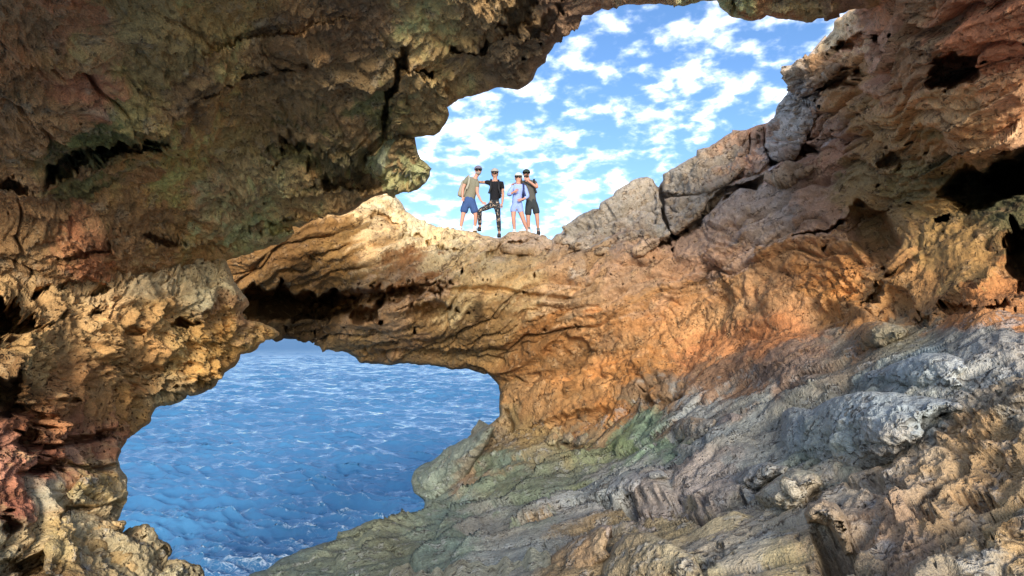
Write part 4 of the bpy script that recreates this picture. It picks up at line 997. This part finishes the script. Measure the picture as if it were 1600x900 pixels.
def tube(bm, pts, r, seg=8):
    rings = []
    for i, p in enumerate(pts):
        p = Vector(p); t = (Vector(pts[min(i + 1, len(pts) - 1)]) - Vector(pts[max(i - 1, 0)])).normalized()
        a = t.orthogonal().normalized(); b = t.cross(a)
        rr = r[i] if isinstance(r, (list, tuple)) else r
        rings.append([bm.verts.new(p + (a * math.cos(k * 2 * math.pi / seg) + b * math.sin(k * 2 * math.pi / seg)) * rr) for k in range(seg)])
    for a, b in zip(rings, rings[1:]):
        for k in range(seg): bm.faces.new((a[k], a[(k + 1) % seg], b[(k + 1) % seg], b[k]))
    bm.faces.new(rings[0][::-1]); bm.faces.new(rings[-1])
def strip(bm, pts, w, t=0.012):
    """flat webbing along a path, width across the picture plane"""
    pts = [Vector(p) for p in pts]; rows = []
    for i, p in enumerate(pts):
        d = (pts[min(i + 1, len(pts) - 1)] - pts[max(i - 1, 0)]).normalized()
        nrm = Vector((0, -1, 0)) - d * d.dot(Vector((0, -1, 0)))
        nrm = nrm.normalized() if nrm.length > 0.1 else Vector((0, 0, 1)); s = d.cross(nrm).normalized()
        rows.append([bm.verts.new(p + s * w * a + nrm * t * b) for a, b in ((-.5, 0), (.5, 0), (.5, 1), (-.5, 1))])
    for a, b in zip(rows, rows[1:]):
        for k in range(4): bm.faces.new((a[k], a[(k + 1) % 4], b[(k + 1) % 4], b[k]))
    bm.faces.new(rows[0]); bm.faces.new(rows[-1][::-1])

ZS = 18.1                                   # where they stand, metres ahead
PXM = ZS / F / 6.428                        # metres for one unit of the tracing below
def make_person(label, base, J, zp, skin, outfit, dress):
    """J: joints traced as (right, down, depth in m); base: the point of the ground between the feet"""
    def W(k):
        a = J[k]; return Vector(((a[0] - base[0]) * PXM, a[2] if len(a) > 2 else 0.0, (base[1] - a[1]) * PXM))
    root = bpy.data.objects.new('person', None); C.objects.link(root)
    b = place(690 + base[0] / 6.428, 240 + base[1] / 6.428, zp)
    root.location = b
    tag(root, label, 'person', 'people standing on the bridge')
    def under(o, par=None): o.parent = par or root; return o
    P = {}
    def put(k, v, rx, ry=None): P[k] = (*v, rx, ry or rx)
    pel, nk = W('pelvis'), W('neck')
    sp_ = [pel.lerp(nk, t) for t in (0.3, 0.55, 0.8)]
    g = dress.get('girth', 1.0)
    put('pelvis', pel, .11 * g, .085 * g); put('waist', sp_[0], .09 * g, .07 * g); put('belly', sp_[1], .095 * g, .07 * g); put('chest', sp_[2], .105 * g, .075 * g)
    put('neck', nk, .052); hd = W('head')
    face = Vector((dress.get('turn', 0), -1, -0.05)).normalized()
    put('jaw', hd + Vector((0, -.012, -.055)), .068, .074); put('skull', hd + Vector((0, 0, .02)), .086, .096); put('crown', hd + Vector((0, .008, .09)), .058, .066)
    put('nose', hd + face * .098 + Vector((0, 0, -.012)), .012); put('nose_root', hd + face * .082 + Vector((0, 0, .012)), .012)
    E = [('pelvis', 'waist'), ('waist', 'belly'), ('belly', 'chest'), ('chest', 'neck'), ('neck', 'jaw'), ('jaw', 'skull'), ('skull', 'crown'), ('skull', 'nose_root'), ('nose_root', 'nose')]
    for s, sg in (('l', -1), ('r', 1)):
        put('ear' + s, hd + Vector((sg * .088, .012, .0)), .014, .022); E.append(('skull', 'ear' + s))
        sh, el, wr, ha = W('sh' + s), W('el' + s), W('wr' + s), W('ha' + s)
        put('sh' + s, sh, .055 * g); put('ua' + s, sh.lerp(el, .5), .05 * g); put('el' + s, el, .040); put('fa' + s, el.lerp(wr, .35), .041); put('wr' + s, wr, .027)
        d = (ha - wr).normalized(); side = d.cross(Vector((0, -1, 0)))
        side = (side if side.length > .2 else Vector((1, 0, 0))).normalized(); side = side * (1 if side.x * -sg >= 0 else -1)
        palm = wr + d * .055
        put('palm' + s, palm, .034, .02)
        E += [('chest', 'sh' + s), ('sh' + s, 'ua' + s), ('ua' + s, 'el' + s), ('el' + s, 'fa' + s), ('fa' + s, 'wr' + s), ('wr' + s, 'palm' + s)]
        curl = Vector((0, -.35, 0)) if abs(d.y) < .7 else Vector((0, 0, -.4))
        for f, (off, ln) in enumerate(((-.030, .072), (-.010, .082), (.010, .078), (.028, .062))):
            b0 = palm + d * .035 + side * -off
            put(f'k{s}{f}', b0, .0095); put(f'm{s}{f}', b0 + d * ln * .55 + curl * .008, .0088); put(f't{s}{f}', b0 + d * ln * .85 + curl * ln * .5, .0075)
            E += [('palm' + s, f'k{s}{f}'), (f'k{s}{f}', f'm{s}{f}'), (f'm{s}{f}', f't{s}{f}')]
        put('th0' + s, wr + d * .035 + side * .036, .011); put('th1' + s, wr + d * .075 + side * .056 + curl * .02, .009)
        E += [('palm' + s, 'th0' + s), ('th0' + s, 'th1' + s)]
        hi, kn, an, ft = W('hi' + s), W('kn' + s), W('an' + s), W('ft' + s)
        put('hi' + s, hi, .088 * g); put('tg' + s, hi.lerp(kn, .5), .076 * g); put('kn' + s, kn, .056); put('cf' + s, kn.lerp(an, .35), .056); put('an' + s, an, .036)
        put('ft' + s, ft + Vector((0, -.05, .03)), .036, .03)
        E += [('pelvis', 'hi' + s), ('hi' + s, 'tg' + s), ('tg' + s, 'kn' + s), ('kn' + s, 'cf' + s), ('cf' + s, 'an' + s), ('an' + s, 'ft' + s)]
    under(skin_mesh('body', P, E, skin))
    def grow(k, a): p = P[k]; return (p[0], p[1], p[2], p[3] + a, p[4] + a)
    def mid(a, bb, t, r): A, B = Vector(P[a][:3]), Vector(P[bb][:3]); v = A.lerp(B, t); return (*v, r, r)
    # upper garment
    kind, mat = outfit['top']
    T = {'hem': (*(pel + Vector((0, 0, -.075))), .140 * g, .116 * g), 'hip': (*(pel + Vector((0, 0, .03))), .150 * g, .122 * g), 'waist': grow('waist', .052), 'belly': grow('belly', .052), 'chest': grow('chest', .052), 'collar': mid('chest', 'neck', .8, .082)}
    TE = [('hem', 'hip'), ('hip', 'waist'), ('waist', 'belly'), ('belly', 'chest'), ('chest', 'collar')]
    for s in 'lr':
        T['sh' + s] = grow('sh' + s, .016); TE.append(('chest', 'sh' + s))
        if kind == 'tee': T['sl' + s] = mid('sh' + s, 'el' + s, .62, .066 * g); TE.append(('sh' + s, 'sl' + s))
        else:
            T['ua' + s] = grow('ua' + s, .016); T['el' + s] = grow('el' + s, .02); T['cu' + s] = mid('el' + s, 'wr' + s, .72, .046)
            TE += [('sh' + s, 'ua' + s), ('ua' + s, 'el' + s), ('el' + s, 'cu' + s)]
    under(skin_mesh('shirt', T, TE, mat))
    kind, mat = outfit['bottom']
    B = {'top': mid('pelvis', 'waist', .9, .128 * g), 'seat': (*pel, .150 * g, .122 * g)}
    BE = [('top', 'seat')]
    for s in 'lr':
        B['hi' + s] = grow('hi' + s, .022); BE.append(('seat', 'hi' + s))
        if kind == 'leggings':
            for k, a in (('tg', .008), ('kn', .008), ('cf', .008), ('an', .012)): B[k + s] = grow(k + s, a)
            BE += [('hi' + s, 'tg' + s), ('tg' + s, 'kn' + s), ('kn' + s, 'cf' + s), ('cf' + s, 'an' + s)]
        else:
            t = {'shorts': .86, 'brief': .42}[kind]
            B['mi' + s] = mid('hi' + s, 'kn' + s, t * .55, .098 * g); B['he' + s] = mid('hi' + s, 'kn' + s, t, .098 * g)
            BE += [('hi' + s, 'mi' + s), ('mi' + s, 'he' + s)]
    under(skin_mesh({'leggings': 'leggings'}.get(kind, 'shorts'), B, BE, mat, root=1))
    # head wear
    rot = Matrix.Rotation(math.atan2(dress.get('turn', 0), 1), 4, 'Z')
    def hat(bm):
        ball(bm, hd + Vector((0, .006, .045)), (.106, .116, .10), 18, 12, cut=-0.15)
    def brim(bm):
        ball(bm, hd + rot @ Vector((0, -.115, .042)), (.078, .075, .012), 16, 8, rot=Matrix.Rotation(.16, 4, 'X') @ rot)
    if 'cap' in dress:
        c = under(bm_obj('cap', hat, dress['cap']))
        if dress.get('visor', True): under(bm_obj('visor', brim, dress['cap']), c)
    def lenses(bm):
        for sx in (-1, 1): ball(bm, hd + rot @ Vector((sx * .040, -.096, .012)), (.034, .016, .026), 14, 8)
        tube(bm, [hd + rot @ Vector((-.012, -.098, .016)), hd + rot @ Vector((.012, -.098, .016))], .006)
        for sx in (-1, 1): tube(bm, [hd + rot @ Vector((sx * .07, -.09, .016)), hd + rot @ Vector((sx * .098, .01, .014))], .005)
    under(bm_obj('sunglasses', lenses, M_['lens']))
    if 'beard' in dress:
        under(bm_obj('beard', lambda bm: ball(bm, hd + rot @ Vector((0, -.030, -.062)), (.066, .066, .050), 16, 10), dress['beard']))
    if 'hair' in dress:
        def hr(bm):
            ball(bm, hd + Vector((0, .03, .0)), (.092, .088, .10), 16, 10)
            if dress.get('long'): tube(bm, [hd + Vector((.06, .06, -.02)), hd + Vector((.075, .05, -.12)), hd + Vector((.07, .03, -.2))], [.035, .032, .02])
        under(bm_obj('hair', hr, dress['hair']))
    for s in 'lr':
        an, ft = W('an' + s), W('ft' + s)
        if 'sock' in dress:
            under(bm_obj('sock', lambda bm: tube(bm, [ft + Vector((0, 0, .05)), an.lerp(ft, .4), an + (an - ft) * .35], [.048, .046, .047], 12), dress['sock']))
        def shoe(bm):
            ball(bm, ft + Vector((0, -.055, .035)), (.052, .125, .05), 14, 10); ball(bm, ft + Vector((0, .02, .06)), (.05, .06, .055), 12, 8)
            box(bm, ft + Vector((0, -.05, .004)), (.10, .26, .026))
        under(bm_obj('shoe', shoe, dress['shoe']))
    return root, W, b

def on_person(o, loc): o.location = loc; return o
def backpack(label, loc, W, mat, strapmat, centre, size, straps, tilt=0.0):
    root = bpy.data.objects.new('backpack', None); C.objects.link(root); root.location = loc
    tag(root, label, 'backpack', 'backpacks worn by the people')
    rot = Matrix.Rotation(tilt, 4, 'Y')
    a = bm_obj('bag', lambda bm: (box(bm, centre, size, rot, .38), box(bm, centre + rot @ Vector((0, size[1] * .5, -size[2] * .16)), (size[0] * .8, size[1] * .4, size[2] * .45), rot, .4)), mat); a.parent = root
    for pts in straps:
        s = bm_obj('strap', lambda bm: strip(bm, pts, .05), strapmat); s.parent = root
    return root

J1 = dict(head=(366, 168, -.02), neck=(338, 228), pelvis=(268, 478, .02), shl=(252, 250, -.02), ell=(212, 350, -.03), wrl=(210, 432, -.10), hal=(214, 470, -.13),
    shr=(352, 262, -.02), elr=(358, 400, -.06), wrr=(402, 490, -.16), har=(425, 505, -.18), hil=(238, 510), knl=(216, 620, -.03), anl=(190, 745, .02), ftl=(188, 785), hir=(312, 512), knr=(345, 625, -.02), anr=(332, 735, .06), ftr=(336, 778, .05))
r1, W1, b1 = make_person('man in olive T-shirt and blue shorts leaning in at the left of the group', (262, 780), J1, ZS, SKIN, {'top': ('tee', M_['olive_grey_cotton']), 'bottom': ('shorts', M_['blue_shorts_cloth'])},
    dict(cap=M_['grey_cap_cloth'], beard=M_['beard_hair'], sock=M_['white_sock'], shoe=M_['shoe_white'], girth=1.14, turn=.15))
J2 = dict(head=(533, 190, 0), neck=(540, 246), pelvis=(528, 492), shl=(462, 278), ell=(405, 276, .05), wrl=(352, 262, .14), hal=(325, 262, .16), shr=(606, 284), elr=(617, 400, .02), wrr=(610, 494, -.04), har=(602, 528, -.06),
    hil=(498, 518), knl=(385, 582, -.22), anl=(386, 735, -.14), ftl=(382, 782, -.16), hir=(560, 520), knr=(570, 650, -.02), anr=(580, 785, .02), ftr=(578, 838))
r2, W2, b2 = make_person('woman in black T-shirt and patterned leggings with one knee raised', (540, 835), J2, ZS + .05, SKIN2, {'top': ('tee', M_['black_cotton']), 'bottom': ('leggings', LEGGINGS)},
    dict(cap=M_['band_cloth'], visor=False, hair=M_['dark_hair'], shoe=M_['shoe_dark'], girth=.88))
J3 = dict(head=(772, 242, -.05), neck=(772, 292, -.03), pelvis=(755, 520), shl=(722, 318, -.02), ell=(672, 420, -.05), wrl=(722, 400, -.20), hal=(752, 385, -.24), shr=(832, 325, 0), elr=(866, 430, -.02), wrr=(818, 470, -.18), har=(785, 478, -.2),
    hil=(722, 548), knl=(722, 655, -.02), anl=(732, 755, .02), ftl=(730, 796), hir=(785, 548), knr=(820, 665, -.03), anr=(862, 768, .02), ftr=(876, 800))
r3, W3, b3 = make_person('shorter woman in pale blue shirt and shorts, held by the man behind', (785, 796), J3, ZS - .05, SKIN, {'top': ('long', M_['pale_blue_linen']), 'bottom': ('brief', M_['pale_blue_linen'])},
    dict(cap=M_['pale_cap_cloth'], hair=M_['dark_hair'], long=True, shoe=M_['shoe_white'], girth=.92, turn=-.1))
J4 = dict(head=(852, 190, .02), neck=(868, 240, .02), pelvis=(905, 490, .03), shl=(808, 275, .02), ell=(702, 312, -.12), wrl=(752, 366, -.30), hal=(780, 388, -.31), shr=(942, 272, .02), elr=(962, 338, -.10), wrr=(872, 280, -.22), har=(845, 258, -.20),
    hil=(872, 520, .03), knl=(868, 645, 0), anl=(876, 752, .05), ftl=(874, 800, .05), hir=(942, 520, .03), knr=(960, 625, 0), anr=(972, 760, .05), ftr=(974, 808, .05))
r4, W4, b4 = make_person('man in dark grey T-shirt and shorts, hand at his chin, right end', (920, 802), J4, ZS + .28, SKIN, {'top': ('tee', M_['charcoal_cotton']), 'bottom': ('shorts', M_['dark_shorts_cloth'])},
    dict(cap=M_['green_cap_cloth'], beard=M_['dark_hair'], sock=M_['grey_sock'], shoe=M_['shoe_dark'], turn=-.1))
V = Vector
backpack('pale tan backpack on the back of the man in olive', b1, W1, M_['tan_nylon'], M_['tan_nylon'], W1('neck') + V((-.30, .17, -.28)), (.26, .2, .46),
    [[W1('shl') + V((-.02, .10, .05)), W1('shl') + V((.05, -.02, .085)), W1('shl') + V((.07, -.11, -.02)), W1('shl') + V((.05, -.14, -.16)), W1('shl') + V((.0, -.12, -.28))]], .3)
backpack('black backpack worn by the woman in black', b2, W2, M_['black_nylon'], M_['black_nylon'], W2('neck') + V((0, .19, -.26)), (.3, .18, .44),
    [[W2('sh' + s) + V((k * .09, .10, .05)), W2('sh' + s) + V((k * .09, -.02, .07)), W2('sh' + s) + V((k * .08, -.10, -.03)), W2('sh' + s) + V((k * .08, -.125, -.18)), W2('sh' + s) + V((k * .03, -.10, -.32))] for s, k in (('l', 1), ('r', -1))])
backpack('navy backpack with a strap over the pale blue shirt', b3, W3, M_['navy_nylon'], M_['navy_nylon'], W3('neck') + V((.02, .16, -.26)), (.26, .12, .36),
    [[W3('shr') + V((-.06, .08, .05)), W3('shr') + V((-.03, -.02, .07)), W3('shr') + V((-.02, -.09, -.03)), W3('shr') + V((-.02, -.12, -.16)), W3('shr') + V((.02, -.10, -.28))]])
backpack('black backpack on the man at the right end', b4, W4, M_['black_nylon'], M_['black_nylon'], W4('neck') + V((.05, .2, -.24)), (.32, .18, .42),
    [[W4('shr') + V((-.04, .10, .05)), W4('shr') + V((-.03, -.02, .075)), W4('shr') + V((-.03, -.105, -.03)), W4('shr') + V((-.01, -.12, -.2)), W4('shr') + V((.03, -.06, -.3))]])
